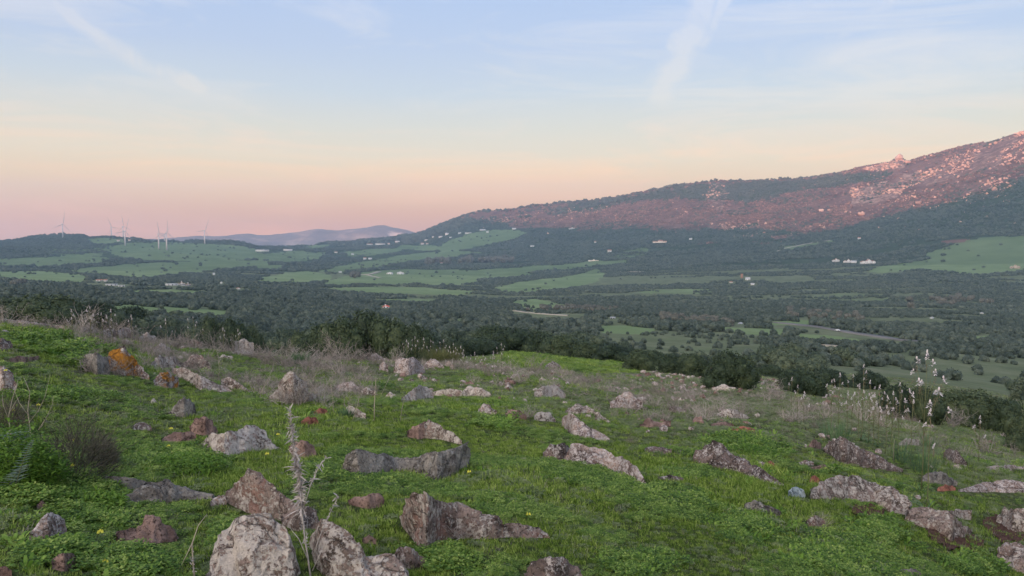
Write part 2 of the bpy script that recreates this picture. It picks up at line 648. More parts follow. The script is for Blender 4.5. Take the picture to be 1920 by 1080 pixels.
def rock_mat(name, base, dark, lich, amount=.5, orange=0.0, red=0.0):
    m, t, b = material(name, .92, .15)
    p = pos(t)
    n1 = noise(t, p, 5, 6, .6)
    n2 = noise(t, p, 22, 6, .65)
    c = ramp(t, n1, [(.36, dark), (.52, base), (.68, tuple(min(1, x * 1.5) for x in base))])
    c = mixc(t, stepr(t, noise(t, p, 42, 5, .7), .50, .66), c, tuple(x * .45 for x in dark))
    if red > 0:
        c = mixc(t, math_(t, 'MULTIPLY', stepr(t, noise(t, p, 3.1, 3), .52, .60), red), c, (.34, .13, .085))
    # crusts of pale lichen with ragged rims
    q = math_(t, 'ADD', math_(t, 'MULTIPLY', noise(t, p, 9, 8, .75, .3), .50), math_(t, 'MULTIPLY', noise(t, p, 34, 6, .75), .50))
    lm = stepr(t, q, .60 - amount * .2, .625 - amount * .2)
    lc = ramp(t, n2, [(.3, tuple(x * .68 for x in lich)), (.6, lich)])
    c = mixc(t, lm, c, lc)
    if orange > 0:
        om = stepr(t, math_(t, 'ADD', noise(t, p, 4, 5, .6), orange), .60, .70)
        c = mixc(t, om, c, ramp(t, n2, [(.35, (.26, .13, .035)), (.65, (.55, .24, .035))]))
    wv = N(t, 'ShaderNodeVectorMath', operation='MULTIPLY_ADD')
    nv = N(t, 'ShaderNodeTexNoise', inp={'Scale': 6.0, 'Detail': 5.0})
    t.links.new(p, nv.inputs['Vector'])
    t.links.new(nv.outputs[1], wv.inputs[0])
    wv.inputs[1].default_value = (.45, .45, .25)
    t.links.new(p, wv.inputs[2])
    crack = stepr(t, vor(t, wv.outputs[0], 3.6, 'DISTANCE_TO_EDGE'), 0.0, .05)
    crack = math_(t, 'MAXIMUM', crack, stepr(t, noise(t, p, 2.5, 3), .50, .56))
    c = mixc(t, math_(t, 'MULTIPLY', math_(t, 'SUBTRACT', 1.0, crack), .55), c, tuple(x * .35 for x in dark))
    setc(t, b, c)
    h = math_(t, 'ADD', math_(t, 'MULTIPLY', noise(t, p, 14, 8, .7), .7), math_(t, 'ADD', math_(t, 'MULTIPLY', crack, .25), math_(t, 'MULTIPLY', lm, .08)))
    bump(t, b, h, .075, 1.0)
    return m


M['r_lich'] = rock_mat('lichened_rock', (.33, .25, .21), (.12, .09, .07), (.62, .55, .48), .56)
M['r_white'] = rock_mat('white_crusted_rock', (.38, .285, .24), (.13, .09, .07), (.64, .565, .49), .70)
M['r_mix'] = rock_mat('mottled_rock', (.30, .23, .195), (.12, .085, .07), (.60, .53, .46), .46, red=.30)
M['r_brown'] = rock_mat('brown_rock', (.29, .195, .16), (.17, .11, .09), (.42, .32, .27), -.2)
M['r_grey'] = rock_mat('grey_rock', (.30, .27, .23), (.12, .105, .095), (.42, .40, .37), .35)
M['r_dark'] = rock_mat('dark_brown_rock', (.20, .15, .13), (.09, .07, .06), (.56, .50, .46), .42)
M['r_red'] = rock_mat('brick_red_rock', (.40, .16, .11), (.26, .11, .08), (.45, .30, .25), -.3)
M['r_orange'] = rock_mat('orange_lichen_rock', (.30, .22, .19), (.14, .10, .09), (.55, .50, .46), .55, orange=.14)
M['r_blue'] = rock_mat('blue_grey_rock', (.24, .29, .31), (.12, .15, .16), (.52, .60, .62), .6)
M['r_pink'] = rock_mat('pink_grey_rock', (.41, .31, .26), (.17, .12, .105), (.66, .58, .54), .55)

# ------------------------------------------------------------------ what grows where (outlines traced once, then laid on the land)
FIELDS = [
    ([(118, 508), (200, 499), (300, 493), (420, 488), (500, 488), (505, 497), (420, 505), (340, 512), (260, 523), (190, 515)], 1.0),
    ([(-60, 512), (30, 509), (75, 508), (150, 513), (165, 521), (150, 531), (60, 532), (20, 524), (-60, 520)], .9),
    ([(190, 468), (240, 455), (300, 454), (370, 456), (450, 460), (490, 470), (500, 485), (400, 489), (300, 491), (240, 484)], .9),
    ([(70, 462), (180, 456), (230, 460), (190, 480), (100, 478)], .5),
    ([(150, 447), (230, 446), (235, 455), (180, 458)], .6),
    ([(484, 521), (540, 512), (580, 508), (618, 515), (622, 527), (560, 532), (484, 532)], 1.0),
    ([(590, 508), (660, 494), (720, 484), (780, 474), (850, 469), (905, 474), (840, 484), (760, 492), (690, 503), (620, 512)], .95),
    ([(560, 459), (620, 458), (600, 466), (575, 467)], .8),
    ([(480, 498), (530, 496), (530, 503), (480, 506)], .8),
    ([(640, 518), (700, 508), (780, 505), (900, 508), (990, 512), (1010, 516), (900, 524), (820, 531), (700, 533), (600, 536), (618, 527)], .9),
    ([(800, 524), (880, 520), (900, 527), (850, 537), (790, 534)], .85),
    ([(815, 466), (850, 449), (880, 437), (915, 432), (970, 430), (992, 437), (968, 448), (930, 457), (880, 466), (830, 474)], .85),
    ([(760, 458), (840, 462), (815, 470), (740, 468)], .7),
    ([(905, 505), (960, 502), (1040, 497), (1110, 490), (1172, 487), (1175, 493), (1100, 500), (1020, 507), (950, 514), (880, 514)], .95),
    ([(1030, 445), (1075, 440), (1110, 446), (1080, 456), (1000, 459)], .25),
    ([(928, 540), (970, 529), (1040, 522), (1090, 512), (1118, 505), (1140, 515), (1110, 530), (1060, 543), (990, 549), (935, 548)], .8),
    ([(1170, 470), (1210, 460), (1215, 480), (1150, 486), (1110, 484)], .45),
    ([(948, 567), (1000, 560), (1030, 566), (1070, 575), (1130, 579), (1120, 584), (1050, 583), (980, 580)], 1.0),
    ([(795, 597), (860, 598), (905, 603), (860, 608), (800, 603)], .7),
    ([(1115, 611), (1180, 611), (1225, 618), (1215, 627), (1130, 624)], .9),
    ([(1225, 618), (1260, 621), (1330, 640), (1360, 665), (1260, 668), (1200, 650), (1140, 626)], .22),
    ([(1295, 612), (1370, 614), (1470, 617), (1478, 627), (1420, 628), (1370, 622), (1300, 618)], .95),
    ([(1500, 626), (1560, 630), (1640, 640), (1650, 646), (1560, 645), (1500, 637)], .85),
    ([(1440, 603), (1520, 600), (1520, 608), (1450, 610)], .7),
    ([(1750, 470), (1790, 456), (1840, 446), (1920, 443), (2200, 440), (2200, 512), (1920, 505), (1880, 512), (1800, 511), (1740, 506), (1700, 500), (1705, 490), (1745, 486), (1730, 478)], .95),
    ([(1622, 508), (1660, 497), (1700, 491), (1722, 505), (1650, 513)], 1.0),
    ([(1465, 464), (1560, 450), (1565, 453), (1480, 468)], .7),
    ([(1628, 604), (1690, 605), (1682, 612), (1640, 611)], .85),
    ([(1806, 631), (1855, 629), (1852, 639), (1812, 638)], .8),
    ([(1400, 468), (1460, 462), (1500, 470), (1440, 476)], .3),
    ([(1520, 556), (1600, 548), (1700, 556), (1800, 552), (1900, 560), (1800, 570), (1640, 568), (1530, 566)], .35),
    ([(160, 572), (230, 572), (330, 577), (440, 582), (420, 600), (330, 606), (200, 602)], .75),
    ([(400, 600), (560, 600), (560, 640), (400, 630)], .35),
    ([(1560, 690), (1640, 688), (1760, 700), (1920, 708), (1920, 740), (1800, 735), (1620, 725)], .24),
    ([(1120, 520), (1200, 508), (1260, 520), (1180, 540)], .25),
    ([(-60, 488), (60, 482), (150, 478), (210, 484), (190, 494), (80, 500), (-60, 500)], .6),
    ([(490, 476), (560, 470), (610, 474), (600, 486), (540, 492), (480, 490)], .55),
    ([(620, 540), (700, 538), (790, 540), (900, 546), (860, 552), (740, 551), (640, 548)], .7),
    ([(240, 545), (330, 543), (420, 548), (340, 553), (250, 551)], .6),
    ([(690, 562), (800, 560), (860, 566), (780, 570), (700, 568)], .55),
    ([(1180, 545), (1300, 540), (1420, 545), (1320, 551), (1200, 551)], .5),
    ([(640, 474), (700, 466), (760, 466), (740, 474), (660, 482)], .6),
]
FORESTS = [[(-100, 470), (0, 452), (60, 446), (156, 446), (190, 455), (130, 478), (60, 476), (0, 505), (-100, 510)],
           [(1280, 350), (1350, 342), (1440, 336), (1560, 325), (1640, 320), (1640, 335), (1560, 345), (1470, 362), (1400, 376), (1350, 368), (1290, 366)],
           [(1040, 395), (1180, 372), (1270, 352), (1290, 366), (1180, 384), (1060, 404)],
           [(780, 440), (850, 415), (910, 412), (1000, 425), (1120, 440), (1280, 430), (1420, 430), (1440, 445), (1200, 470), (1000, 470), (780, 450)],
           [(1500, 440), (1650, 405), (1750, 390), (1920, 340), (2200, 330), (2200, 480), (1920, 445), (1750, 455), (1600, 470), (1500, 470)]]
BOULDERS = [([(1590, 385), (1598, 352), (1650, 340), (1720, 320), (1760, 330), (1700, 350), (1680, 370), (1640, 382)], .9),
            ([(1655, 303), (1685, 288), (1712, 294), (1700, 312), (1640, 322), (1620, 320)], 1.0),
            ([(1740, 318), (1800, 290), (1860, 262), (1925, 236), (2200, 200), (2200, 330), (1925, 305), (1860, 318), (1800, 330), (1750, 350), (1720, 345)], .75),
            ([(1325, 372), (1335, 345), (1352, 340), (1368, 365), (1358, 400), (1340, 392)], .8),
            ([(1120, 385), (1200, 388), (1290, 395), (1290, 410), (1150, 412), (1080, 405), (1060, 395)], .35),
            ([(890, 400), (960, 398), (1060, 402), (1090, 415), (960, 418), (890, 410)], .35),
            ([(1500, 395), (1600, 383), (1760, 350), (1790, 358), (1700, 385), (1640, 402), (1530, 402)], .40),
            ([(1790, 345), (1830, 335), (1910, 330), (1905, 350), (1840, 372), (1800, 368)], .65),
            ([(1290, 418), (1500, 412), (1560, 425), (1500, 440), (1400, 450), (1330, 440)], .25),
            ([(1690, 375), (1780, 365), (1910, 368), (1890, 385), (1740, 392)], .35)]


def cover(x, y, z):
    """field, forest, boulder weights for points on the ground"""
    u, v = project(x, y, z)
    r = np.hypot(x, y)
    j = np.clip(r / 400, 0.3, 3)
    u2 = u + 9 * vnoise(x / 35 / j, y / 35 / j, 51)
    v2 = v + 3.0 * vnoise(x / 30 / j, y / 30 / j, 52)
    f = np.zeros(np.shape(x))
    vis = (y > 0)
    for poly, wgt in FIELDS:
        f = np.maximum(f, np.where(vis & (r > 120) & in_poly(u2, v2, poly), wgt, 0))
    fo = np.zeros(np.shape(x))
    uf = u + 70 * fbm(x / 260, y / 260, 55, 3) + 26 * vnoise(x / 17, y / 17, 56)
    vf = v + 16 * fbm(x / 260, y / 260, 57, 3) + 7 * vnoise(x / 17, y / 17, 58)
    for poly in FORESTS:
        fo = np.maximum(fo, np.where(vis & (r > 1500) & in_poly(uf, vf, poly), 1.0, 0))
    bo = np.zeros(np.shape(x))
    for poly, wgt in BOULDERS:
        bo = np.maximum(bo, np.where(vis & (r > 2000) & in_poly(u + 14 * vnoise(x / 60, y / 60, 5), v + 8 * vnoise(x / 60, y / 60, 6), poly), wgt, 0))
    # outside the traced part of the valley: the same patchwork, by chance
    out = (u < -60) | (u > 1990) | ~vis
    f = np.where(out & (fbm(x / 300, y / 300, 77, 3) > .22) & (r > 200) & (r < 4500), .8, f)
    return f, fo, bo


azm = np.concatenate([np.linspace(-math.pi, R(-41), 66, endpoint=False), np.linspace(R(-41), R(41), 950),
                      np.linspace(R(41), math.pi, 66)[1:-1]])
rad = np.concatenate([np.geomspace(0.8, 3.5, 14, endpoint=False), np.geomspace(3.5, 100, 230, endpoint=False),
                      np.geomspace(100, 6800, 330, endpoint=False), np.geomspace(6800, 9000, 10)])
A, RR = np.meshgrid(azm, rad)
XX, YY = RR * np.sin(A), RR * np.cos(A)
ZZ = ground(XX, YY)
f_field, f_for, f_bou = cover(XX, YY, ZZ)
UU, VV = project(XX, YY, ZZ)
f_for = np.where((RR > 1800) & ((UU < 850) | (VV > 440 + 40 * fbm(XX / 160, YY / 160, 47, 3))), 1.0, f_for)
# worn grey ground among the rocks of the crest and on the right-hand shoulder
drym = smooth(9, 22, RR) * (1 - smooth(60, 110, RR)) * np.clip(.35 + 1.5 * fbm(XX / 4, YY / 4, 61, 3), 0, 1)
GREEN = [[(100, 610), (330, 640), (300, 680), (120, 690), (0, 640), (0, 600)], [(940, 655), (1160, 668), (1200, 700), (1100, 700), (950, 690)]]
for g in GREEN:
    drym = np.where(in_poly(UU, VV, g) & (YY > 0), drym * .25, drym)
nA, nR = len(azm), len(rad)
idx = (np.arange(nR)[:, None] * nA + np.arange(nA)[None, :])
i00, i01 = idx[:-1, :], np.roll(idx, -1, axis=1)[:-1, :]
i10, i11 = idx[1:, :], np.roll(idx, -1, axis=1)[1:, :]
QF = np.stack([i00, i10, i11, i01], -1).reshape(-1, 4)
qr = np.repeat(rad[:-1], nA)
qu = UU[:-1, :].ravel()
qy = YY[:-1, :].ravel()
V3 = np.stack([XX, YY, ZZ], -1).reshape(-1, 3)
ATT = {'field': f_field.ravel(), 'forest': f_for.ravel(), 'boulder': f_bou.ravel(), 'dry': drym.ravel()}


def land_part(name, mask, mat):
    q = QF[mask]
    used, inv = np.unique(q, return_inverse=True)
    me = mesh_np(name, V3[used], inv.reshape(-1, 4), mat, True)
    for k, a in ATT.items():
        at = me.attributes.new(k, 'FLOAT', 'POINT')
        at.data.foreach_set('value', a[used].astype(np.float32))
    o = link(name, me)
    tag(o, kind='structure')
    return o


# meadow soil and thatch under the grass
m, t, b = material('meadow_soil', .95, .05)
p = pos(t)
n1 = noise(t, p, .8, 5)
n2 = noise(t, p, 14, 6, .7)
soil = ramp(t, n2, [(.3, (.030, .040, .016)), (.5, (.060, .085, .025)), (.62, (.105, .125, .045)), (.75, (.17, .14, .09))])
turf = ramp(t, noise(t, p, 2.2, 8, .75), [(.3, (.085, .11, .05)), (.5, (.15, .18, .085)), (.66, (.21, .225, .12)), (.8, (.28, .26, .18))])
dryc = ramp(t, noise(t, p, 6, 7, .75), [(.3, (.10, .10, .06)), (.5, (.19, .175, .12)), (.7, (.32, .29, .23))])
dist = N(t, 'ShaderNodeVectorMath', operation='LENGTH')
t.links.new(p, dist.inputs[0])
c = mixc(t, stepr(t, dist.outputs['Value'], 14, 40), soil, turf)
c = mixc(t, math_(t, 'MULTIPLY', attr(t, 'dry'), stepr(t, n1, .38, .60)), c, dryc)
setc(t, b, c)
bump(t, b, noise(t, p, 18, 6, .7), .04, 1)
M['meadow'] = m

m, t, b = material('valley_ground', .95, .05)
p = pos(t)
scrubc = ramp(t, noise(t, p, .05, 8, .7), [(.3, (.085, .105, .060)), (.5, (.13, .155, .085)), (.7, (.19, .20, .125)), (.8, (.27, .24, .18))])
fieldc = ramp(t, noise(t, p, .012, 8, .65), [(.25, (.12, .175, .080)), (.5, (.165, .225, .10)), (.75, (.23, .28, .14))])
fieldc = mixc(t, math_(t, 'MULTIPLY', stepr(t, noise(t, p, .10, 6, .7), .52, .70), .45), fieldc, (.13, .15, .07))
c = mixc(t, stepr(t, math_(t, 'ADD', attr(t, 'field'), math_(t, 'MULTIPLY', math_(t, 'SUBTRACT', noise(t, p, .04, 6, .7), .5), .9)), .25, .6), scrubc, fieldc)
setc(t, b, c)
M['valley'] = m

m, t, b = material('hill_ground', .95, .05)
p = pos(t)
heath = ramp(t, noise(t, p, .012, 10, .7), [(.3, (.090, .055, .045)), (.48, (.17, .100, .078)), (.62, (.22, .135, .105)), (.8, (.29, .20, .155))])
green = ramp(t, noise(t, p, .02, 8, .7), [(.3, (.035, .055, .032)), (.6, (.062, .088, .048)), (.8, (.11, .12, .07))])
gm = math_(t, 'ADD', attr(t, 'forest'), math_(t, 'MULTIPLY', math_(t, 'SUBTRACT', noise(t, p, .010, 8, .65), .5), 1.6))
c = mixc(t, stepr(t, gm, .25, .65), heath, green)
rk = ramp(t, noise(t, p, .09, 8, .75), [(.3, (.20, .135, .105)), (.55, (.40, .275, .215)), (.75, (.58, .43, .34))])
rm = math_(t, 'ADD', math_(t, 'MULTIPLY', attr(t, 'boulder'), .68), math_(t, 'MULTIPLY', math_(t, 'SUBTRACT', noise(t, p, .035, 9, .75), .5), 2.2))
c = mixc(t, stepr(t, rm, .48, .72), c, rk)
c = mixc(t, stepr(t, math_(t, 'ADD', attr(t, 'field'), math_(t, 'MULTIPLY', math_(t, 'SUBTRACT', noise(t, p, .02, 6, .7), .5), .8)), .3, .55), c,
         ramp(t, noise(t, p, .008, 6, .6), [(.3, (.12, .175, .08)), (.7, (.18, .24, .115))]))
setc(t, b, c)
bump(t, b, noise(t, p, .06, 8, .75), 9.0, .9)
M['hill'] = m

near = qr < 100
hillr = qr >= 2150
right = (qu >= 700) & (qy > 0)
land_part('meadow', near, M['meadow'])
land_part('valley', ~near & ~hillr, M['valley'])
land_part('mountain', hillr & right, M['hill'])
land_part('hills', hillr & ~right, M['hill'])

# far range beyond the pass
FAR = [(-900, 470), (-400, 452), (0, 452), (200, 450), (310, 447), (350, 444), (400, 442), (440, 440), (470, 438), (510, 438), (540, 436), (570, 433),
       (595, 430), (620, 431), (640, 432), (660, 430), (680, 427), (705, 424), (722, 424), (740, 428), (760, 430), (785, 436), (830, 446), (1000, 455)]
fa = np.array([pix_dir(u, v)[0] for u, v in FAR])
ft = np.array([pix_dir(u, v)[1] for u, v in FAR])
aa = np.linspace(fa[0], fa[-1], 420)
dd = np.linspace(0, 1, 60)
AA, DD = np.meshgrid(aa, dd)
rf = 7350 + 1400 * DD
top = np.interp(AA, fa, ft) * 8218
xf, yf = rf * np.sin(AA), rf * np.cos(AA)
prof = np.where(DD < .62, smooth(0, .62, DD), 1 - smooth(.62, 1, DD))
ridge_n = fbm(xf / 500, yf / 500, 91, 5)
zf = -200 + (top + 200) * prof + 55 * ridge_n * np.sin(np.pi * np.clip(DD * 1.15, 0, 1)) * (prof > .02) + 6 * fbm(xf / 90, yf / 90, 92, 3)
ii = np.arange(60)[:, None] * 420 + np.arange(420)[None, :]
qf = np.stack([ii[:-1, :-1], ii[:-1, 1:], ii[1:, 1:], ii[1:, :-1]], -1).reshape(-1, 4)
m, t, b = material('far_range_ground', .95, .05)
p = pos(t)
c = ramp(t, noise(t, p, .0035, 8, .65), [(.3, (.19, .15, .14)), (.54, (.26, .20, .185)), (.64, (.40, .29, .24)), (.8, (.46, .34, .28))])
d1 = N(t, 'ShaderNodeVectorMath', operation='DISTANCE')
t.links.new(p, d1.inputs[0])
hx, ht = pix_dir(745, 440)
d1.inputs[1].default_value = (7900 * math.sin(hx), 7900 * math.cos(hx), ht * 7900)
bare = stepr(t, math_(t, 'ADD', d1.outputs['Value'], math_(t, 'MULTIPLY', noise(t, p, .012, 6, .7), 200)), 240, 150)
c = mixc(t, bare, c, (.78, .55, .44))
setc(t, b, c)
o = link('far_hills', mesh_np('far_hills', np.stack([xf, yf, zf], -1).reshape(-1, 3), qf, m, True))
tag(o, kind='structure')

# added, unseen ridge behind the eye, crest heights fitted to shade the valley
BND = [(640, 470), (800, 421), (900, 415), (1000, 422), (1130, 418), (1280, 422), (1400, 424), (1480, 430), (1560, 424), (1700, 396), (1790, 386), (1900, 352), (1918, 318)]
qs, hs = [], []
for u, v in BND:
    h = hit(u, v, 1500)
    if h is None:
        continue
    x, y, z, r = h
    qs.append(-x * SY + y * SX)
    hs.append(z + TSUN * (2500 - (x * SX + y * SY)))
od = np.argsort(qs)
qs, hs = np.array(qs)[od], np.array(hs)[od]
print('RIDGE', [(int(a), int(b_)) for a, b_ in zip(qs, hs)])
qk = np.concatenate([[-11500, -8500, -6500, -4500], qs[qs > -4000], [qs[-1] + 700, qs[-1] + 2500, qs[-1] + 6000]])
hk = np.concatenate([[-150, 60, 150, 190], hs[qs > -4000], [hs[-1] + 30, 200, -150]])
hmax = float(hk.max())
qq = np.linspace(-9000, 5200, 340)
ww = np.linspace(-1, 1, 34)
Q, W = np.meshgrid(qq, ww)
hh = np.interp(Q, qk, hk)
px, py = 2500 * SX, 2500 * SY
wx = 2500 + W * 1050
xr, yr = wx * SX - Q * SY, wx * SY + Q * SX
lo = -150.0
zr = lo + (hh - lo) * (np.cos(W * np.pi) * .5 + .5) ** .8 + 10 * fbm(xr / 180, yr / 180, 88, 3) * (1 - np.abs(W)) * np.abs(W) * 4
ii = np.arange(34)[:, None] * 340 + np.arange(340)[None, :]
qf = np.stack([ii[:-1, :-1], ii[1:, :-1], ii[1:, 1:], ii[:-1, 1:]], -1).reshape(-1, 4)
keep = (np.hypot(xr, yr) < 8900)
kf = keep.ravel()[qf].all(1)
me = mesh_np('ridge', np.stack([xr, yr, zr], -1).reshape(-1, 3), qf[kf], M['hill'], True)
o = link('ridge', me)
tag(o, kind='structure')

# the evening air
mx_ = MB()
TOP = max(float(ZZ.max()), hmax) + 25
HAZE = 7.6e-5
mx_.box(-9200, -9200, min(float(ZZ.min()), float(zf.min()), -205) - 1, 9200, 9200, TOP)
hm = bpy.data.materials.new('evening_air')
hm.use_nodes = True
t = hm.node_tree
t.nodes.clear()
vo = N(t, 'ShaderNodeVolumePrincipled', inp={'Color': (.50, .72, 1.0, 1), 'Density': HAZE, 'Anisotropy': 0.0})
mo = N(t, 'ShaderNodeOutputMaterial')
t.links.new(vo.outputs[0], mo.inputs['Volume'])
o = link('haze', mx_.mesh('haze', hm))
tag(o, kind='stuff')

# ------------------------------------------------------------------ scattering of what nobody could count


def scatter(name, pts, scale, rz, idx, protos, tilt=0.12, label=None, cat=None):
    """one object of kind stuff: prototypes set on points by geometry nodes"""
    n = len(pts)
    me = bpy.data.meshes.new(name)
    me.vertices.add(n)
    me.vertices.foreach_set('co', np.asarray(pts, np.float32).ravel())
    a = me.attributes.new('scl', 'FLOAT', 'POINT'); a.data.foreach_set('value', np.asarray(scale, np.float32))
    a = me.attributes.new('idx', 'INT', 'POINT'); a.data.foreach_set('value', np.asarray(idx, np.int32))
    a = me.attributes.new('rot', 'FLOAT_VECTOR', 'POINT')
    rot = np.stack([rng.normal(0, tilt, n), rng.normal(0, tilt, n), rz], -1)
    a.data.foreach_set('vector', rot.astype(np.float32).ravel())
    pc = bpy.data.collections.new(name + '_kinds')
    for i, pm in enumerate(protos):
        po = bpy.data.objects.new('%s_%02d' % (name, i), pm)
        pc.objects.link(po)
    g = bpy.data.node_groups.new(name, 'GeometryNodeTree')
    g.interface.new_socket('Geometry', in_out='INPUT', socket_type='NodeSocketGeometry')
    g.interface.new_socket('Geometry', in_out='OUTPUT', socket_type='NodeSocketGeometry')
    gi, go = g.nodes.new('NodeGroupInput'), g.nodes.new('NodeGroupOutput')
    iop = g.nodes.new('GeometryNodeInstanceOnPoints')
    ci = g.nodes.new('GeometryNodeCollectionInfo')
    ci.inputs['Collection'].default_value = pc
    ci.inputs['Separate Children'].default_value = True
    ci.inputs['Reset Children'].default_value = True
    iop.inputs['Pick Instance'].default_value = True

    def na(nm, ty):
        q = g.nodes.new('GeometryNodeInputNamedAttribute')
        q.data_type = ty
        q.inputs[0].default_value = nm
        return q.outputs[0]
    L = g.links.new
    L(gi.outputs[0], iop.inputs['Points'])
    L(ci.outputs[0], iop.inputs['Instance'])
    L(na('idx', 'INT'), iop.inputs['Instance Index'])
    L(na('rot', 'FLOAT_VECTOR'), iop.inputs['Rotation'])
    L(na('scl', 'FLOAT'), iop.inputs['Scale'])
    L(iop.outputs[0], go.inputs[0])
    o = link(name, me)
    md = o.modifiers.new('scatter', 'NODES')
    md.node_group = g
    tag(o, label, cat, kind='stuff')
    return o


rv = random.Random(11)


def rdir(up=0.0):
    while True:
        v = Vector((rv.uniform(-1, 1), rv.uniform(-1, 1), rv.uniform(-1, 1)))
        if 0.05 < v.length < 1:
            v.normalize()
            v.z = v.z * (1 - up) + up
            return v.normalized()


def crown_mesh(name, n_lobes, n_leaf, leaf, mat, seed, wide=1.0, flat=0.8, core=.86):
    """unit-width bush crown: many small leaf sprays over an uneven cluster of lobes"""
    r_ = random.Random(seed)
    lobes = []
    for i in range(n_lobes):
        a = r_.uniform(0, 6.283)
        d = r_.uniform(0, .30) * wide
        h = r_.uniform(.22, .50) * flat
        s = r_.uniform(.14, .25)
        if i == 0:
            a, d, h, s = 0, 0, .40 * flat, .29
        lobes.append((Vector((d * math.cos(a), d * math.sin(a), h)), s))
    for i in range(max(3, n_lobes // 2)):
        a = r_.uniform(0, 6.283)
        lobes.append((Vector((.27 * wide * math.cos(a), .27 * wide * math.sin(a), .15 * flat)), r_.uniform(.13, .19)))
    mb = MB()
    tot = sum(s * s for _, s in lobes)
    # leafy bodies of the lobes, slightly smaller than their outer sprays
    for c, s in lobes:
        nu, nv = (10, 6) if n_leaf > 1000 else (8, 5)
        rows = []
        for j in range(nv + 1):
            th = math.pi * j / nv
            row = []
            for i in range(nu):
                ph = 6.2832 * i / nu
                n = Vector((math.sin(th) * math.cos(ph), math.sin(th) * math.sin(ph), math.cos(th)))
                k = s * core * (1 + .30 * mn.noise(n * 2.1 + c * 9) + .16 * mn.noise(n * 5 + c * 17))
                p = c + n * k
                row.append(len(mb.v))
                mb.v.append((p.x, p.y, max(p.z, -.02)))
            rows.append(row)
        for j in range(nv):
            for i in range(nu):
                mb.q.append((rows[j][i], rows[j + 1][i], rows[j + 1][(i + 1) % nu], rows[j][(i + 1) % nu]))
    for c, s in lobes:
        k = int(n_leaf * s * s / tot)
        for _ in range(k):
            n = Vector((r_.gauss(0, 1), r_.gauss(0, 1), r_.gauss(0, 1) + .25)).normalized()
            rr_ = s * (r_.uniform(.86, 1.03) + (.10 if r_.random() < .08 else 0)) * (1 + .30 * mn.noise(n * 2.1 + c * 9) + .12 * mn.noise(n * 5 + c * 17))
            p = c + n * rr_
            if p.z < 0.01:
                continue
            t_ = (n + Vector((r_.gauss(0, .6), r_.gauss(0, .6), r_.gauss(0, .6)))).normalized()
            a_ = t_.orthogonal().normalized()
            a_.rotate(__import__('mathutils').Quaternion(t_, r_.uniform(0, 6.28)))
            b_ = t_.cross(a_)
            L_ = leaf * r_.uniform(.6, 1.3)
            W_ = L_ * r_.uniform(.45, .8)
            mb.quad(p - a_ * L_ * .5, p + b_ * W_ * .5, p + a_ * L_ * .5, p - b_ * W_ * .5)
    return mb.mesh(name, mat)


def trunk_mesh(name, seed, mat, h=.45):
    mb = MB()
    r_ = random.Random(seed)
    for k in range(5):
        a = r_.uniform(0, 6.28)
        p = Vector((.03 * math.cos(a), .03 * math.sin(a), -.05))
        pts, rad_ = [tuple(p)], [.028]
        d = Vector((math.cos(a) * .5, math.sin(a) * .5, 1)).normalized()
        for s in range(4):
            p = p + d * h * .27
            d = (d + Vector((r_.gauss(0, .25), r_.gauss(0, .25), r_.gauss(0, .1)))).normalized()
            pts.append(tuple(p))
            rad_.append(.028 * (1 - (s + 1) / 5))
        mb.tube(pts, rad_, 5)
    return mb.mesh(name, mat)


near_crowns = [crown_mesh('crown', 17, 11000, .040, M['bush'], 100 + i, 1.0, [.8, .95, .7, .9, .78][i], .78) for i in range(5)]
near_trunks = [trunk_mesh('trunk', 200 + i, M['bark']) for i in range(5)]
mid_crowns = [crown_mesh('scrub', 7, 700, .085, M['bush_far'], 300 + i, 1.0, [.7, .8, .65, .9, .75][i]) for i in range(5)]
far_crowns = [crown_mesh('scrub_far', 6, 170, .16, M['bush_far'], 400 + i, 1.35, [.55, .6, .5, .65, .55][i]) for i in range(5)]
mid_named = [crown_mesh('crown', 10, 2600, .060, M['bush_mid'], 350 + i, 1.0, [.72, .85, .66, .9, .75][i], .80) for i in range(5)]
heather = [crown_mesh('heath', 6, 150, .15, M['heather'], 470 + i, 1.4, .36) for i in range(4)]
grey_crowns = [crown_mesh('bare_tree', 8, 420, .12, M['grey_trees'], 450 + i, 1.0, 1.1) for i in range(2)]

BUILD_ZONES = []     # (u0, u1, v0, v1) kept clear of scrub, filled below from the houses and roads

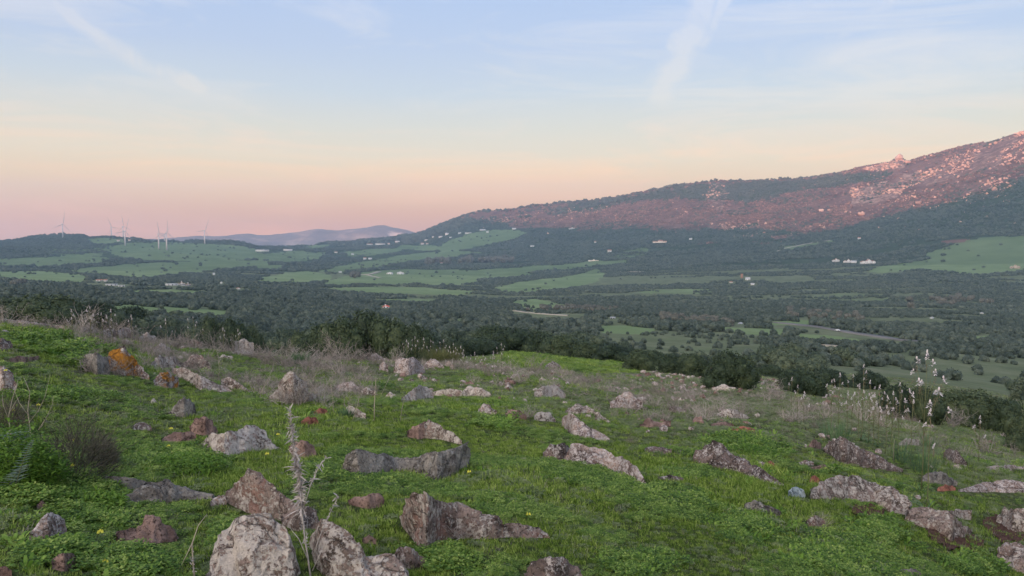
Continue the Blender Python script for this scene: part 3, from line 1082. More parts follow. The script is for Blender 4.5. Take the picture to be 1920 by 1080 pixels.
HOUSES = [
    # u, v of base, width px, height px, kind, label
    (492, 471, 26, 3.4, 'shed', 'long low white building on the pass left of the bright water'),
    (540, 470, 17, 3.4, 'shed', 'white farm shed on the pass just below the bright strip of water'),
    (693, 459, 12, 3, 'house', 'pale house at the left end of the row under the far pink scree'),
    (713, 459, 20, 3, 'shed', 'long white building in the row on the ridge under the far pink scree'),
    (729, 458, 5, 3, 'house', 'small white house right beside the long white building on the ridge'),
    (745, 454, 9, 3, 'house', 'pale low house on the ridge where the mountain slope begins'),
    (630, 474, 6, 3, 'house', 'lone white cottage in the dark scrub below the pass'),
    (661, 478, 5, 3.4, 'house', 'tiny white cottage above the scattered farm in dark scrub'),
    (684, 486, 6, 4.5, 'house', 'white farmhouse, taller of the pair in dark scrub above the long field'),
    (694, 486, 7, 3.5, 'house', 'low white farmhouse beside its taller neighbour above the long field'),
    (792, 458, 7, 3.4, 'house', 'white house at the lower left edge of the hillside hamlet'),
    (801, 458, 5, 3, 'house', 'white cottage close beside the lowest house of the hillside hamlet'),
    (799, 451, 6, 2.6, 'house', 'flat pale house above the lowest pair of the hillside hamlet'),
    (812, 445, 4, 2.4, 'house', 'tiny white hut on the steep left side of the hillside hamlet'),
    (826, 445, 8, 3, 'house', 'wide white house in the middle of the hillside hamlet'),
    (838, 440, 7, 4, 'house', 'brightest white house at the top of the hillside hamlet'),
    (845, 446, 5, 2.6, 'house', 'small white house right below the brightest one of the hamlet'),
    (862, 438, 6, 3, 'house', 'white house between the hamlet and the long pale terrace'),
    (878, 438, 14, 2.6, 'shed', 'long pale terrace of rooms above the round green field'),
    (905, 432, 12, 3, 'house', 'highest white house above the round green field'),
    (914, 436, 5, 3.4, 'house', 'small white house just under the highest one above the round field'),
    (964, 430, 8, 3.2, 'house', 'white house beside the upper corner of the round green field'),
    (1072, 429, 12, 3.4, 'villa', 'wide white villa alone under the reddish slope'),
    (998, 462, 8, 2.4, 'house', 'low pale house in dark scrub below the round green field'),
    (1143, 472, 8, 5, 'house', 'white farmhouse at the head of the dotted orchard'),
    (1116, 455, 4, 3.4, 'house', 'tiny white hut in dark scrub above the dotted orchard'),
    (1113, 489, 22, 3.2, 'wallrow', 'long cream wall with sheds beside the dotted orchard'),
    (1237, 455, 28, 6, 'pinkvilla', 'cream villa with terracotta roofs catching the last light'),
    (1295, 449, 6, 3, 'house', 'small white house right of the cream villa in the last light'),
    (1402, 525, 9, 6, 'house', 'white cottage with steep roof in the middle of the dark scrub'),
    (1411, 534, 7, 4, 'house', 'low white cottage below the steep-roofed one in dark scrub'),
    (1371, 530, 6, 3, 'house', 'white cottage left of the steep-roofed one in dark scrub'),
    (1391, 521, 4, 9, 'tower', 'narrow reddish brick tower beside the steep-roofed cottage'),
    (1149, 597, 10, 3.6, 'shed', 'bright white shed among trees on the valley floor'),
    (1388, 607, 6, 3.4, 'house', 'little white cottage behind the pale strip of field'),
    (1567, 490, 13, 6, 'villa', 'left white house of the bright farmstead below the red slope'),
    (1590, 492, 17, 7, 'villa', 'middle house of the bright farmstead with brown roof'),
    (1601, 493, 9, 5, 'house', 'low annex on the right of the brown-roofed farmstead house'),
    (1627, 494, 26, 9, 'villa', 'largest white house of the bright farmstead beside the green field'),
    (1747, 597, 5, 3.6, 'house', 'tiny white hut in dense scrub below the grey bare trees'),
    (1841, 588, 5, 3, 'house', 'tiny white hut in scrub right of the grass clearing'),
    (1704, 563, 7, 3, 'house', 'pale stone hut at the edge of the grey bare trees'),
    (1903, 503, 15, 7, 'ruin', 'ruined brown stone farm on the big green field'),
    (731, 514, 12, 5, 'greenhouse', 'left one of two white barns on the open green field'),
    (751, 514, 14, 6, 'greenhouse', 'right one of two white barns on the open green field'),
    (638, 511, 6, 3, 'house', 'small white barn at the far left of the open green field'),
    (837, 486, 6, 3, 'house', 'small white house in the grey trees above the striped fields'),
    (828, 494, 5, 2.6, 'house', 'pale hut right below the house in the grey trees'),
    (724, 577, 13, 6, 'redhouse', 'house with bright red roof and white gable in the near valley'),
    (186, 527, 10, 4, 'house', 'left white house of the roadside group under the big field'),
    (198, 527, 6, 4, 'house', 'right white house of the roadside group under the big field'),
    (209, 535, 20, 3, 'shed', 'long white shed roof beside the yard under the big field'),
    (228, 537, 11, 3, 'shed', 'pale low shed at the end of the long white shed roof'),
    (322, 535, 20, 4, 'shed', 'long white wing on the left of the large white estate'),
    (340, 535, 14, 8, 'villa', 'main block of the large white estate with many gables'),
    (352, 536, 12, 6, 'villa', 'right block of the large white estate'),
    (415, 531, 4, 4, 'house', 'white hut beside the lane right of the large estate'),
    (447, 542, 6, 4, 'house', 'white cottage with square front by the dark wood'),
    (401, 515, 4, 4, 'house', 'white hut by the lane above the large estate'),
    (222, 452, 5, 3, 'house', 'pale hut high on the hill left of the turbine row'),
    (243, 451, 4, 2.6, 'house', 'tiny pale hut on the hill beside the front turbine'),
    (1611, 448, 5, 4, 'house', 'pale stone hut high in the dark scrub under the red slope'),
]
for u, v, w_, h_, k, lab in HOUSES:
    BUILD_ZONES.append((u - w_ / 2 - 2, u + w_ / 2 + 2, v - h_ - 1, v + 2.0))
for k in range(40):
    f = k / 39
    uu = 1455 + f * 225
    vv = np.interp(uu, [1455, 1530, 1600, 1680], [606, 614, 625, 637])
    BUILD_ZONES.append((uu - 4, uu + 4, vv - 3, vv + 1.5))
BUILD_ZONES += [(1090 - 22, 1090 + 2, 586, 592), (965, 1000, 583, 588), (1000, 1066, 586, 594), (664, 712, 510, 519), (1335, 1351, 402, 404)]


def polar_points(r0, r1, n, amax=40):
    a = rng.uniform(-R(amax), R(amax), n)
    r = np.sqrt(rng.uniform(r0 * r0, r1 * r1, n))
    return r * np.sin(a), r * np.cos(a), r, a


# how far up the land blocks the view at each azimuth and distance
azv = np.linspace(-R(41), R(41), 400)
lrv = np.linspace(math.log(2), math.log(7500), 700)
AV, LV = np.meshgrid(azv, lrv, indexing='ij')
RV = np.exp(LV)
TV = ground(RV * np.sin(AV), RV * np.cos(AV)) / RV
HORIZ = np.maximum.accumulate(TV, axis=1)


def seen(x, y, z, h, margin=0.002):
    a = np.arctan2(x, y)
    r = np.hypot(x, y)
    i = np.clip(((a - azv[0]) / (azv[1] - azv[0])).astype(int), 0, 399)
    j = np.clip(((np.log(r * .97) - lrv[0]) / (lrv[1] - lrv[0])).astype(int), 0, 699)
    return (z + h) / r > HORIZ[i, j] - margin


def clear_of_buildings(u, v, wpx, hpx):
    ok = np.ones(len(u), bool)
    for a, b_, c_, d_ in BUILD_ZONES:
        ok &= ~((u + wpx / 2 > a) & (u - wpx / 2 < b_) & (v > c_ + (d_ - c_) * .35) & (v - hpx < d_ - (d_ - c_) * .25))
    return ok


def scrub_ring(r0, r1, spacing, size0, size1, field_keep, patch=0.0, seed=1):
    area = R(80) / 2 * (r1 * r1 - r0 * r0)
    n = int(area / spacing ** 2)
    x, y, r, a = polar_points(r0, r1, n)
    z = ground(x, y)
    f, fo, bo = cover(x, y, z)
    s = rng.uniform(size0, size1, n) * (1 + .25 * fbm(x / 60, y / 60, 33, 2))
    keep = rng.uniform(size=n) < np.where(f > .5, field_keep, 1 - f * .9)
    # heath on the mountain: only scattered dark bushes
    if r1 > 2200:
        mtn = (r > 2300) & (fo < .5) & (project(x, y, z)[0] > 860)
        hz = fbm(x / 90, y / 90, 44, 4)
        v_ = project(x, y, z)[1]
        keep &= ~mtn | (v_ > 455) | (rng.uniform(size=n) < np.clip(.26 + hz * .9, .03, .8))
        keep &= (bo < .3) | (rng.uniform(size=n) < .45)
    if patch > 0:
        k_ = 1 if r1 < 1000 else 2.6
        keep &= (fbm(x / 80 / k_, y / 26 / k_, 71 + seed, 4) + .3 * fbm(x / 300, y / 160, 79, 2) > -patch) | (fo > .5)
        s = s * (1 + .7 * np.clip(fbm(x / 120, y / 50, 81, 2), -.45, .6))
    keep &= seen(x, y, z, s * .8)
    u, v = project(x, y, z)
    keep &= clear_of_buildings(u, v, s / r * F, s * .7 / r * F)
    # open slope under the meadow on the right has separate bushes
    opn = ((u > 1120) & (u < 1440) & (v > 622) & (v < 705)) | ((u > 1540) & (v > 688) & (v < 750) & (u < 1990))
    keep &= ~opn | (rng.uniform(size=n) < np.where(v > 655, .10, .42))
    s = np.where(opn & (r > 112), s * .72, s)
    keep &= ~((r < 125) & (u > 900) & (u < 1200) & (v > 655))
    i = np.where(keep)[0]
    return x[i], y[i], z[i], s[i], r[i], u[i], v[i]


rings = [scrub_ring(112, 330, 4.2, 3.0, 5.8, .012, .16, 1), scrub_ring(330, 900, 4.9, 3.6, 7.2, .012, .22, 2),
         scrub_ring(900, 2150, 6.6, 4.2, 9.0, .008, .07, 3), scrub_ring(2150, 4500, 11, 7.0, 13, .014, .12, 4),
         scrub_ring(4500, 6500, 24, 18, 30, .03, .5, 5)]
print('SCRUB', [len(q[0]) for q in rings])
allp = [np.concatenate([q[k] for q in rings]) for k in range(7)]
# the largest in the picture become bushes of their own
app = allp[3] / allp[4]
order = np.argsort(-app)
inview = (allp[5] > -30) & (allp[5] < 1950)
big = [i for i in order if inview[i] and allp[4][i] < 900][:265]
bigset = np.zeros(len(app), bool)
bigset[big] = True
rest = ~bigset
for nm, msk, protos, lab in (
        ('scrub', rest & (allp[4] < 900), mid_crowns, 'dark olive and mastic scrub covering the near valley'),
        ('distant_scrub', rest & (allp[4] >= 900) & (allp[4] < 2150), far_crowns, 'blue-green scrub covering the far valley floor'),
        ('hill_scrub', rest & (allp[4] >= 2150), far_crowns, 'low bushes covering the hills and the mountain foot')):
    k = np.where(msk)[0]
    scatter(nm, np.stack([allp[0][k], allp[1][k], allp[2][k] - .1], -1), allp[3][k], rng.uniform(0, 6.28, len(k)),
            rng.integers(0, len(protos), len(k)), protos, .06, lab, 'scrub')
# the reddish heath of the sunlit mountain
x, y, r, a = polar_points(2700, 5700, 90000)
z = ground(x, y)
f, fo, bo = cover(x, y, z)
u_, v_ = project(x, y, z)
hz = fbm(x / 110, y / 110, 46, 4)
keep = (u_ > 830) & (v_ < 436 + 44 * fbm(x / 160, y / 160, 47, 3) + rng.normal(0, 6, len(x))) & (fo < .5) & (bo < .5) & (f < .3) & (rng.uniform(size=len(x)) < np.clip(.55 + hz * 1.9, .05, 1)) & seen(x, y, z, 5)
i = np.where(keep)[0]
print('HEATH', len(i))
scatter('mountain_heath', np.stack([x[i], y[i], z[i] - .3], -1), rng.uniform(9, 17, len(i)), rng.uniform(0, 6.28, len(i)), rng.integers(0, 4, len(i)), heather, .08,
        'reddish heath covering the upper mountain', 'heath')
# belts of bare grey trees along the stream
gx, gy, gz, gs = [], [], [], []
for (u0, v0, u1, v1, n, wv) in [(1240, 598, 1370, 607, 70, 7), (985, 581, 1160, 583, 60, 5), (800, 494, 960, 490, 50, 5),
                                (1700, 572, 1860, 566, 24, 12), (1470, 590, 1620, 600, 36, 14), (20, 536, 45, 534, 8, 4), (660, 520, 672, 520, 8, 3)]:
    for k in range(n):
        f = rv.random()
        h = hit(u0 + (u1 - u0) * f, v0 + (v1 - v0) * f + rv.uniform(-wv, wv) * .6, 120)
        if h:
            gx.append(h[0]); gy.append(h[1]); gz.append(h[2] - .1)
            gs.append(max(5, h[3] * .009) * rv.uniform(.8, 1.3))
scatter('bare_trees', np.stack([gx, gy, gz], -1), gs, rng.uniform(0, 6.28, len(gx)), rng.integers(0, 2, len(gx)), grey_crowns, .04,
        'grey leafless trees in belts along the stream', 'trees')

# boulders of the mountain
def boulder_mesh(name, seed, mat):
    mb = []
    import bmesh
    bm = bmesh.new()
    bmesh.ops.create_icosphere(bm, subdivisions=2, radius=.5)
    off = Vector((seed * 3.7, seed * 1.3, 0))
    for vtx in bm.verts:
        c_ = vtx.co.copy()
        k = 1 + .55 * mn.noise(c_ * 2.2 + off) + .35 * mn.noise(c_ * 5 + off)
        vtx.co = Vector((c_.x * k, c_.y * k * .85, c_.z * k * .9 + .12))
    me = bpy.data.meshes.new(name)
    bm.to_mesh(me)
    bm.free()
    me.materials.append(mat)
    return me


m, t, b = material('granite', .9, .1)
p = pos(t)
oi = N(t, 'ShaderNodeObjectInfo')
k = math_(t, 'ADD', math_(t, 'MULTIPLY', oi.outputs['Random'], .6), math_(t, 'MULTIPLY', noise(t, p, .3, 6, .7), .6))
setc(t, b, ramp(t, k, [(.2, (.28, .17, .125)), (.6, (.52, .33, .25)), (.95, (.70, .50, .39))]))
M['granite'] = m
bould = [boulder_mesh('boulder', i + 1, m) for i in range(5)]
x, y, r, a = polar_points(2600, 4700, 420000)
z = ground(x, y)
f, fo, bo = cover(x, y, z)
dens = bo * np.clip(.15 + 2.8 * fbm(x / 70, y / 70, 15, 4), 0, 1.4) * .26 + .0022 * (project(x, y, z)[0] > 880) * (project(x, y, z)[1] < 440)
keep = (rng.uniform(size=len(x)) < dens) & seen(x, y, z, 12)
i = np.where(keep)[0]
sz = 3 + 9 * rng.uniform(size=len(i)) ** 5 + 5 * bo[i] * rng.uniform(size=len(i))
print('BOULDERS', len(i))
scatter('mountain_boulders', np.stack([x[i], y[i], z[i]], -1), sz, rng.uniform(0, 6.28, len(i)), rng.integers(0, 5, len(i)), bould, .4,
        'pink granite boulders strewn over the mountain', 'boulders')
for (u, v, wpx, lab) in [(1615, 403, 11, 'lone orange-lit boulder at the lower edge of the sunlit mountain slope'),
                         (1685, 299, 13, 'pointed granite crag standing on the mountain skyline'),
                         (1700, 300, 9, 'small granite crag right of the pointed one on the skyline'),
                         (1540, 396, 8, 'pale boulder on the open middle of the mountain slope'),
                         (1722, 382, 9, 'flat pale boulder under the broken cliff on the mountain')]:
    h = hit(u, v, 1500)
    if h is None:
        h = hit(u, v + 6, 1500)
    o = link('crag', bould[2 if wpx > 12 else 1], None, (h[0], h[1], h[2]), rv.uniform(0, 6))
    s = wpx * h[3] / F * 1.15
    o.scale = (s, s, s * (1.0 if wpx > 12 else .8))
    tag(o, lab, 'boulder', 'crags on the mountain')

# ------------------------------------------------------------------ roads and water


def ribbon(name, pix, width, mat, lift=.5, rmin=120, kind='structure', r_keep=None):
    pts = []
    for (u0, v0), (u1, v1) in zip(pix[:-1], pix[1:]):
        for k in range(14):
            f = k / 14
            h = hit(u0 + (u1 - u0) * f, v0 + (v1 - v0) * f, rmin)
            if h and (not pts or abs(h[3] - math.hypot(*pts[-1][:2])) < max(60, h[3] * .15)):
                pts.append(h[:3])
    mb = MB()
    prev = None
    for i, p_ in enumerate(pts):
        q_ = Vector(pts[min(i + 1, len(pts) - 1)]) - Vector(pts[max(i - 1, 0)])
        n = Vector((-q_.y, q_.x, 0)).normalized() * width / 2
        a, b_ = Vector(p_) + n, Vector(p_) - n
        za, zb = ground(a.x, a.y) + lift, ground(b_.x, b_.y) + lift
        k = len(mb.v)
        mb.v += [(a.x, a.y, float(za)), (b_.x, b_.y, float(zb)), (a.x, a.y, float(za) - 1), (b_.x, b_.y, float(zb) - 1)]
        if prev is not None:
            mb.q += [(prev, prev + 1, k + 1, k), (prev + 2, prev, k, k + 2), (prev + 1, prev + 3, k + 3, k + 1)]
        prev = k
    o = link(name, mb.mesh(name, mat))
    tag(o, kind=kind)
    return pts


asph = plain('worn_asphalt', (.17, .165, .16), .9, .1, .15, .05)
track = plain('pale_dirt_track', (.36, .33, .27), .95, .1, .2, .05)
road_pts = ribbon('road', [(1455, 605), (1530, 613), (1600, 625), (1690, 638), (1765, 647)], 7, asph)
ribbon('track', [(668, 515), (690, 515), (700, 513), (712, 509)], 13, track, 1.0)
ribbon('track', [(690, 516), (702, 519), (715, 522)], 9, track, 1.0)
ribbon('track', [(965, 583), (985, 586), (1030, 590), (1068, 592)], 5, track, .6)
ribbon('track', [(1440, 478), (1470, 466), (1520, 456), (1560, 450)], 9, track, 1.0)
ribbon('track', [(1160, 509), (1215, 510)], 9, track, 1.0)
ribbon('track', [(1500, 645), (1560, 650), (1630, 655)], 3, track, .5)

wm, t, b = material('lagoon_water', .12, .5)
setc(t, b, (.30, .33, .36))
mb = MB()
ring = []
for k in range(36):
    th = 2 * math.pi * k / 36
    a = az_u(548, 460) + R(2.6) * math.cos(th) * (1 + .1 * math.sin(3 * th))
    r = 6700 + 550 * math.sin(th)
    ring.append((r * math.sin(a), r * math.cos(a)))
mb.v = [(x_, y_, -156.0) for x_, y_ in ring] + [(x_, y_, -175.0) for x_, y_ in ring]
for k in range(36):
    mb.q.append((k, k + 36, (k + 1) % 36 + 36, (k + 1) % 36))
for k in range(1, 35):
    mb.t.append((0, k, k + 1))
tag(link('lagoon', mb.mesh('lagoon', wm)), kind='structure')

# ------------------------------------------------------------------ houses


def house(u, v, wpx, hpx, kind, label):
    h = hit(u, v, 200)
    if h is None:
        h = hit(u, v + 3, 200)
    x, y, z, r = h
    s = r / F
    Wd, H = wpx * s * .88, hpx * s * .85
    Dp = max(5, min(Wd * .6, 16))
    az = math.atan2(x, y)
    rt = empty({'greenhouse': 'barn', 'villa': 'villa', 'pinkvilla': 'villa', 'shed': 'long_shed', 'tower': 'brick_tower', 'ruin': 'ruined_farm',
                'wallrow': 'walled_yard'}.get(kind, 'farm_house'), (x, y, z - .3), -az + rv.uniform(-.25, .25))
    tag(rt, label, {'shed': 'shed', 'greenhouse': 'barn', 'tower': 'tower', 'ruin': 'ruin', 'wallrow': 'building'}.get(kind, 'house'), 'white buildings scattered over the valley')
    wall = {'pinkvilla': M['pink_wall'], 'tower': M['tile_roof'], 'ruin': M['tan_wall'], 'wallrow': M['pink_wall']}.get(kind, M['white_wall'])
    roof = {'greenhouse': M['white_roof'], 'redhouse': M['red_roof'], 'shed': M['white_roof'], 'pinkvilla': M['tile_roof'], 'ruin': M['tan_wall'], 'tower': M['tile_roof'],
            'wallrow': M['pink_wall']}.get(kind, M['tile_roof'] if (int(u) % 3 == 0 or kind == 'villa') else M['white_roof'])
    blocks = [(-Wd / 2, Wd / 2, H)]
    if kind in ('villa', 'pinkvilla', 'ruin'):
        blocks = [(-Wd / 2, -Wd * .12, H * .62), (-Wd * .12, Wd * .22, H), (Wd * .22, Wd / 2, H * .7)]
    if kind == 'wallrow':
        blocks = [(-Wd / 2, -Wd * .1, H * .45), (-Wd * .1, Wd * .15, H), (Wd * .15, Wd / 2, H * .5)]
    for bi, (x0, x1, hh) in enumerate(blocks):
        eave = hh * (.94 if kind in ('shed', 'tower') else .62)
        y0, y1 = -Dp / 2 + bi * .4, Dp / 2 - bi * .3
        mb = MB()
        mb.box(x0 + .02, y0, -3, x1 - .02, y1, eave)
        ym = (y0 + y1) / 2
        gable_front = kind in ('greenhouse', 'redhouse') or (x1 - x0) < Dp * .9
        if kind not in ('shed', 'tower'):
            if gable_front:
                xm = (x0 + x1) / 2
                for yy in (y0, y1):
                    mb.tri((x0 + .02, yy, eave), (x1 - .02, yy, eave), (xm, yy, hh - .15))
            else:
                for xx in (x0 + .02, x1 - .02):
                    mb.tri((xx, y0, eave), (xx, y1, eave), (xx, ym, hh - .15))
        link('wall', mb.mesh('wall', wall), rt)
        if kind == 'ruin' and bi == 1:
            continue
        mb = MB()
        o_ = .35
        if kind in ('shed', 'tower'):
            mb.box(x0 - o_, y0 - o_, eave + .01, x1 + o_, y1 + o_, hh)
        elif gable_front:
            xm = (x0 + x1) / 2
            for sx in (-1, 1):
                xe = x0 - o_ if sx < 0 else x1 + o_
                mb.quad((xe, y0 - o_, eave - .1), (xm, y0 - o_, hh), (xm, y1 + o_, hh), (xe, y1 + o_, eave - .1))
                mb.quad((xe, y0 - o_, eave - .35), (xm, y0 - o_, hh - .25), (xm, y1 + o_, hh - .25), (xe, y1 + o_, eave - .35))
                mb.quad((xe, y0 - o_, eave - .35), (xe, y0 - o_, eave - .1), (xm, y0 - o_, hh), (xm, y0 - o_, hh - .25))
        else:
            for sy in (-1, 1):
                ye = y0 - o_ if sy < 0 else y1 + o_
                mb.quad((x0 - o_, ye, eave - .1), (x1 + o_, ye, eave - .1), (x1 + o_, ym, hh), (x0 - o_, ym, hh))
                mb.quad((x0 - o_, ye, eave - .35), (x1 + o_, ye, eave - .35), (x1 + o_, ym, hh - .25), (x0 - o_, ym, hh - .25))
                mb.quad((x0 - o_, ye, eave - .35), (x1 + o_, ye, eave - .35), (x1 + o_, ye, eave - .1), (x0 - o_, ye, eave - .1))
        rf = link('roof', mb.mesh('roof', roof), rt)
        if kind in ('villa', 'pinkvilla', 'redhouse') and bi == len(blocks) // 2:
            mb = MB()
            xm = x0 + (x1 - x0) * .3
            mb.box(xm, ym - .6, hh * .7, xm + 1.2, ym + .6, hh + 1.0)
            link('chimney', mb.mesh('chimney', wall), rf)
        if wpx >= 8:
            nw = max(2, int((x1 - x0) / 4.2))
            for k in range(nw):
                xc = x0 + (x1 - x0) * (k + .5) / nw
                if bi == 0 and k == nw // 2:
                    mb = MB()
                    mb.box(xc - .7, y0 - .06, 0, xc + .7, y0 - .01, min(2.4, eave * .8))
                    link('door', mb.mesh('door', M['glass']), rt)
                else:
                    mb = MB()
                    zc = eave * .55
                    mb.box(xc - .6, y0 - .06, zc - .5, xc + .6, y0 - .01, zc + .6)
                    link('window', mb.mesh('window', M['glass']), rt)


for hs_ in HOUSES:
    house(*hs_)

# ------------------------------------------------------------------ wind turbines


def turbine(u, vbase, vhub, ang, label, rmin=1500, rset=None):
    if rset:
        a, t_ = pix_dir(u, vbase)
        x, y = rset * math.sin(a), rset * math.cos(a)
        z, r = float(ground(x, y)), rset
        zh = pix_dir(u, vhub)[1] * r
    else:
        h = hit(u, vbase, rmin) or hit(u, vbase + 3, rmin)
        x, y, z, r = h
        zh = pix_dir(u, vhub)[1] * r
    H = zh - z
    Lb = 22 * r / F * min(1, .6 + (vbase - vhub) / 60)
    rt = empty('wind_turbine', (x, y, z), -math.atan2(x, y))
    tag(rt, label, 'wind turbine', 'wind turbines along the hill')
    mb = MB()
    mb.tube([(0, 0, -3), (0, 0, H * .5), (0, 0, H)], [3.6, 2.9, 2.1], 12)
    link('tower', mb.mesh('tower', M['steel'], True), rt)
    yaw = .75
    cy_, sy_ = math.cos(yaw), math.sin(yaw)

    def tw(a_, b_, c_):      # local rotor frame: a along axle, b sideways, c up
        return (a_ * sy_ + b_ * cy_, -a_ * cy_ + b_ * sy_, H + c_)
    mb = MB()
    mb.tube([tw(-6, 0, 1.6), tw(-5, 0, 1.6), tw(3, 0, 1.6), tw(4, 0, 1.6)], [1.2, 2.2, 2.2, 1.6], 8)
    link('nacelle', mb.mesh('nacelle', M['steel'], True), rt)
    mb = MB()
    mb.tube([tw(4, 0, 1.6), tw(5.5, 0, 1.6), tw(6.6, 0, 1.6)], [1.9, 1.7, .5], 8)
    link('hub', mb.mesh('hub', M['steel'], True), rt)
    for k in range(3):
        th = R(ang + 120 * k)
        mb = MB()
        dz, db = math.cos(th), math.sin(th)
        pts = []
        for f, wd, tk in ((0, 1.2, 1.1), (.12, 2.6, .8), (.25, 3.0, .55), (.6, 1.9, .35), (1, .6, .15)):
            c0 = Lb * f
            ring_ = []
            for (p_, q_) in ((-wd / 2, 0), (0, tk / 2), (wd / 2, 0), (0, -tk / 2)):
                ring_.append(tw(5 + q_ + p_ * .35, db * c0 + p_ * dz * .94, 1.6 + dz * c0 - p_ * db * .94))
            b0 = len(mb.v)
            mb.v += ring_
            if pts:
                for j in range(4):
                    mb.q.append((pts[-1] + j, pts[-1] + (j + 1) % 4, b0 + (j + 1) % 4, b0 + j))
            pts.append(b0)
        link('blade', mb.mesh('blade', M['steel'], True), rt)


turbine(118, 447, 421, 12, 'lone wind turbine at the far left end on the dark wooded hilltop')
turbine(209, 443, 427, -25, 'faint wind turbine standing behind the brow, left of the close pair', rset=4900)
turbine(231, 442, 425, -8, 'wind turbine behind the brow with its blade standing above the front one', rset=4700)
turbine(235, 461, 434, 20, 'front wind turbine of the close pair, white tower on green slope')
turbine(298, 467, 440, -10, 'wind turbine on the left of the two lowest standing ones')
turbine(313, 469, 437, 4, 'wind turbine standing lowest on the green slope, right of its neighbour')
turbine(309, 455, 440, 40, 'faint turbine half hidden behind the lowest standing one', rset=4400)
turbine(384, 457, 433, 25, 'wind turbine at the right end of the row above the field', 1500)

# white car on the road
h = hit(1570, 622, 150)
rt = empty('white_car', (h[0], h[1], h[2] + .5), -.9)
tag(rt, 'small white car driving along the grey road in the valley', 'car')
rt.scale = (.6, .6, .6)
mb = MB()
prof_ = [(-2.1, .35), (-2.15, .8), (-1.3, .95), (-.8, 1.45), (.8, 1.48), (1.6, .98), (2.1, .9), (2.15, .35)]
for sgn in (-1, 1):
    for (xa, za) in prof_:
        mb.v.append((xa, sgn * .85, za))
for k in range(7):
    mb.q.append((k, k + 1, k + 9, k + 8))
for k in range(1, 7):
    mb.t += [(0, k, k + 1), (8, 8 + k + 1, 8 + k)]
mb.q.append((0, 8, 15, 7))
link('body', mb.mesh('body', M['car']), rt)
for wx_ in (-1.35, 1.35):
    for wy_ in (-.87, .87):
        mb = MB()
        mb.tube([(wx_, wy_ - .1, .33), (wx_, wy_ + .1, .33)], [.33, .33], 10)
        link('wheel', mb.mesh('wheel', M['black']), rt)

# ------------------------------------------------------------------ bushes as individuals
BUSH = [  # u, distance, v of the top, width px, label
    (1197, 70, 652, 66, 'round dark bush standing alone on the meadow edge, nearest of the centre trio'),
    (1150, 92, 650, 84, 'wide low bush behind the round one on the meadow edge'),
    (1222, 90, 653, 58, 'bush peeping out behind the right side of the round meadow bush'),
    (1262, 74, 662, 60, 'left half of the bush pair right of the round meadow bush'),
    (1300, 72, 660, 66, 'right half of the bush pair right of the round meadow bush'),
    (1365, 58, 654, 92, 'tallest dark bush on the right, with rounded crown above the stony slope'),
    (1398, 66, 665, 62, 'bush leaning out right of the tallest dark bush'),
    (1342, 66, 672, 50, 'low bush tucked left of the tallest dark bush'),
    (1510, 54, 690, 84, 'wide low dark bush behind the left end of the white asphodels'),
    (1482, 60, 694, 44, 'small bush touching the left side of the bush behind the asphodels'),
    (1688, 44, 714, 60, 'dark bush behind the two-stemmed asphodels left of the tall one'),
    (1735, 46, 722, 64, 'dark bush right behind the tallest white asphodel'),
    (1785, 44, 728, 70, 'dark bush right of the tallest white asphodel'),
    (1835, 41, 732, 96, 'widest dark bush on the right edge of the shoulder'),
    (1880, 42, 742, 66, 'dark bush between the widest one and the right picture edge'),
    (1925, 30, 772, 66, 'grey-green bush cut by the right edge of the picture'),
    (598, 66, 604, 84, 'left shoulder of the great tree clump behind the crest'),
    (640, 62, 584, 92, 'highest tree of the great clump behind the crest, on its left'),
    (688, 64, 576, 100, 'middle tree of the great clump behind the crest'),
    (735, 62, 590, 92, 'right tree of the great clump behind the crest'),
    (778, 60, 602, 74, 'lowest right end of the great clump behind the crest'),
    (560, 74, 618, 60, 'low bush trailing left from the great clump behind the crest'),
    (900, 92, 628, 84, 'rounded olive bush behind the asphodels of the crest'),
    (858, 88, 630, 62, 'bush left of the rounded olive bush behind the asphodels'),
    (960, 104, 612, 90, 'broad tree right of the rounded olive bush, top of the belt'),
    (1010, 104, 618, 84, 'second broad tree of the belt above the green meadow'),
    (1050, 96, 626, 74, 'third tree of the belt above the green meadow'),
    (1092, 96, 634, 74, 'last and lowest tree of the belt above the green meadow'),
    (930, 128, 608, 76, 'tree behind the broad tree of the belt'),
    (1135, 106, 642, 56, 'small bush ending the belt at the meadow'),
    (60, 112, 548, 100, 'big dark tree crown behind the left end of the crest'),
    (112, 112, 552, 98, 'second big dark crown behind the left crest'),
    (160, 116, 556, 80, 'third dark crown behind the left crest, above the pale plants'),
    (20, 118, 556, 80, 'dark crown at the left picture edge behind the crest'),
    (198, 120, 572, 52, 'last low crown of the row behind the left crest'),
    (430, 84, 592, 74, 'dark bush behind the crest right of the dry plants'),
    (396, 92, 590, 54, 'smaller bush left of the dark bush behind the crest'),
    (470, 92, 604, 50, 'small bush right of the dark bush behind the crest'),
    (250, 150, 572, 60, 'low bush edging the small green field behind the crest'),
    (1560, 84, 690, 60, 'bush on the slope beyond the white asphodels'),
    (1625, 92, 692, 60, 'bush on the slope above the right asphodels'),
    (1440, 96, 682, 60, 'bush on the slope right of the tallest dark bush'),
]
cnt = 0
bush0 = []
for ci in range(5):
    bush0.append((near_crowns[ci], near_trunks[ci]))


def bush(x, y, z, w_, h_, label, group, proto, name='evergreen_bush', crowns=None):
    cm, tm = bush0[proto]
    if crowns:
        cm = crowns[proto]
    rt = empty(name, (x, y, z), rv.uniform(0, 6.28))
    rt.scale = (w_, w_, h_)
    tag(rt, label, 'bush', group)
    link('crown', cm, rt)
    link('trunk', tm, rt)
    return rt


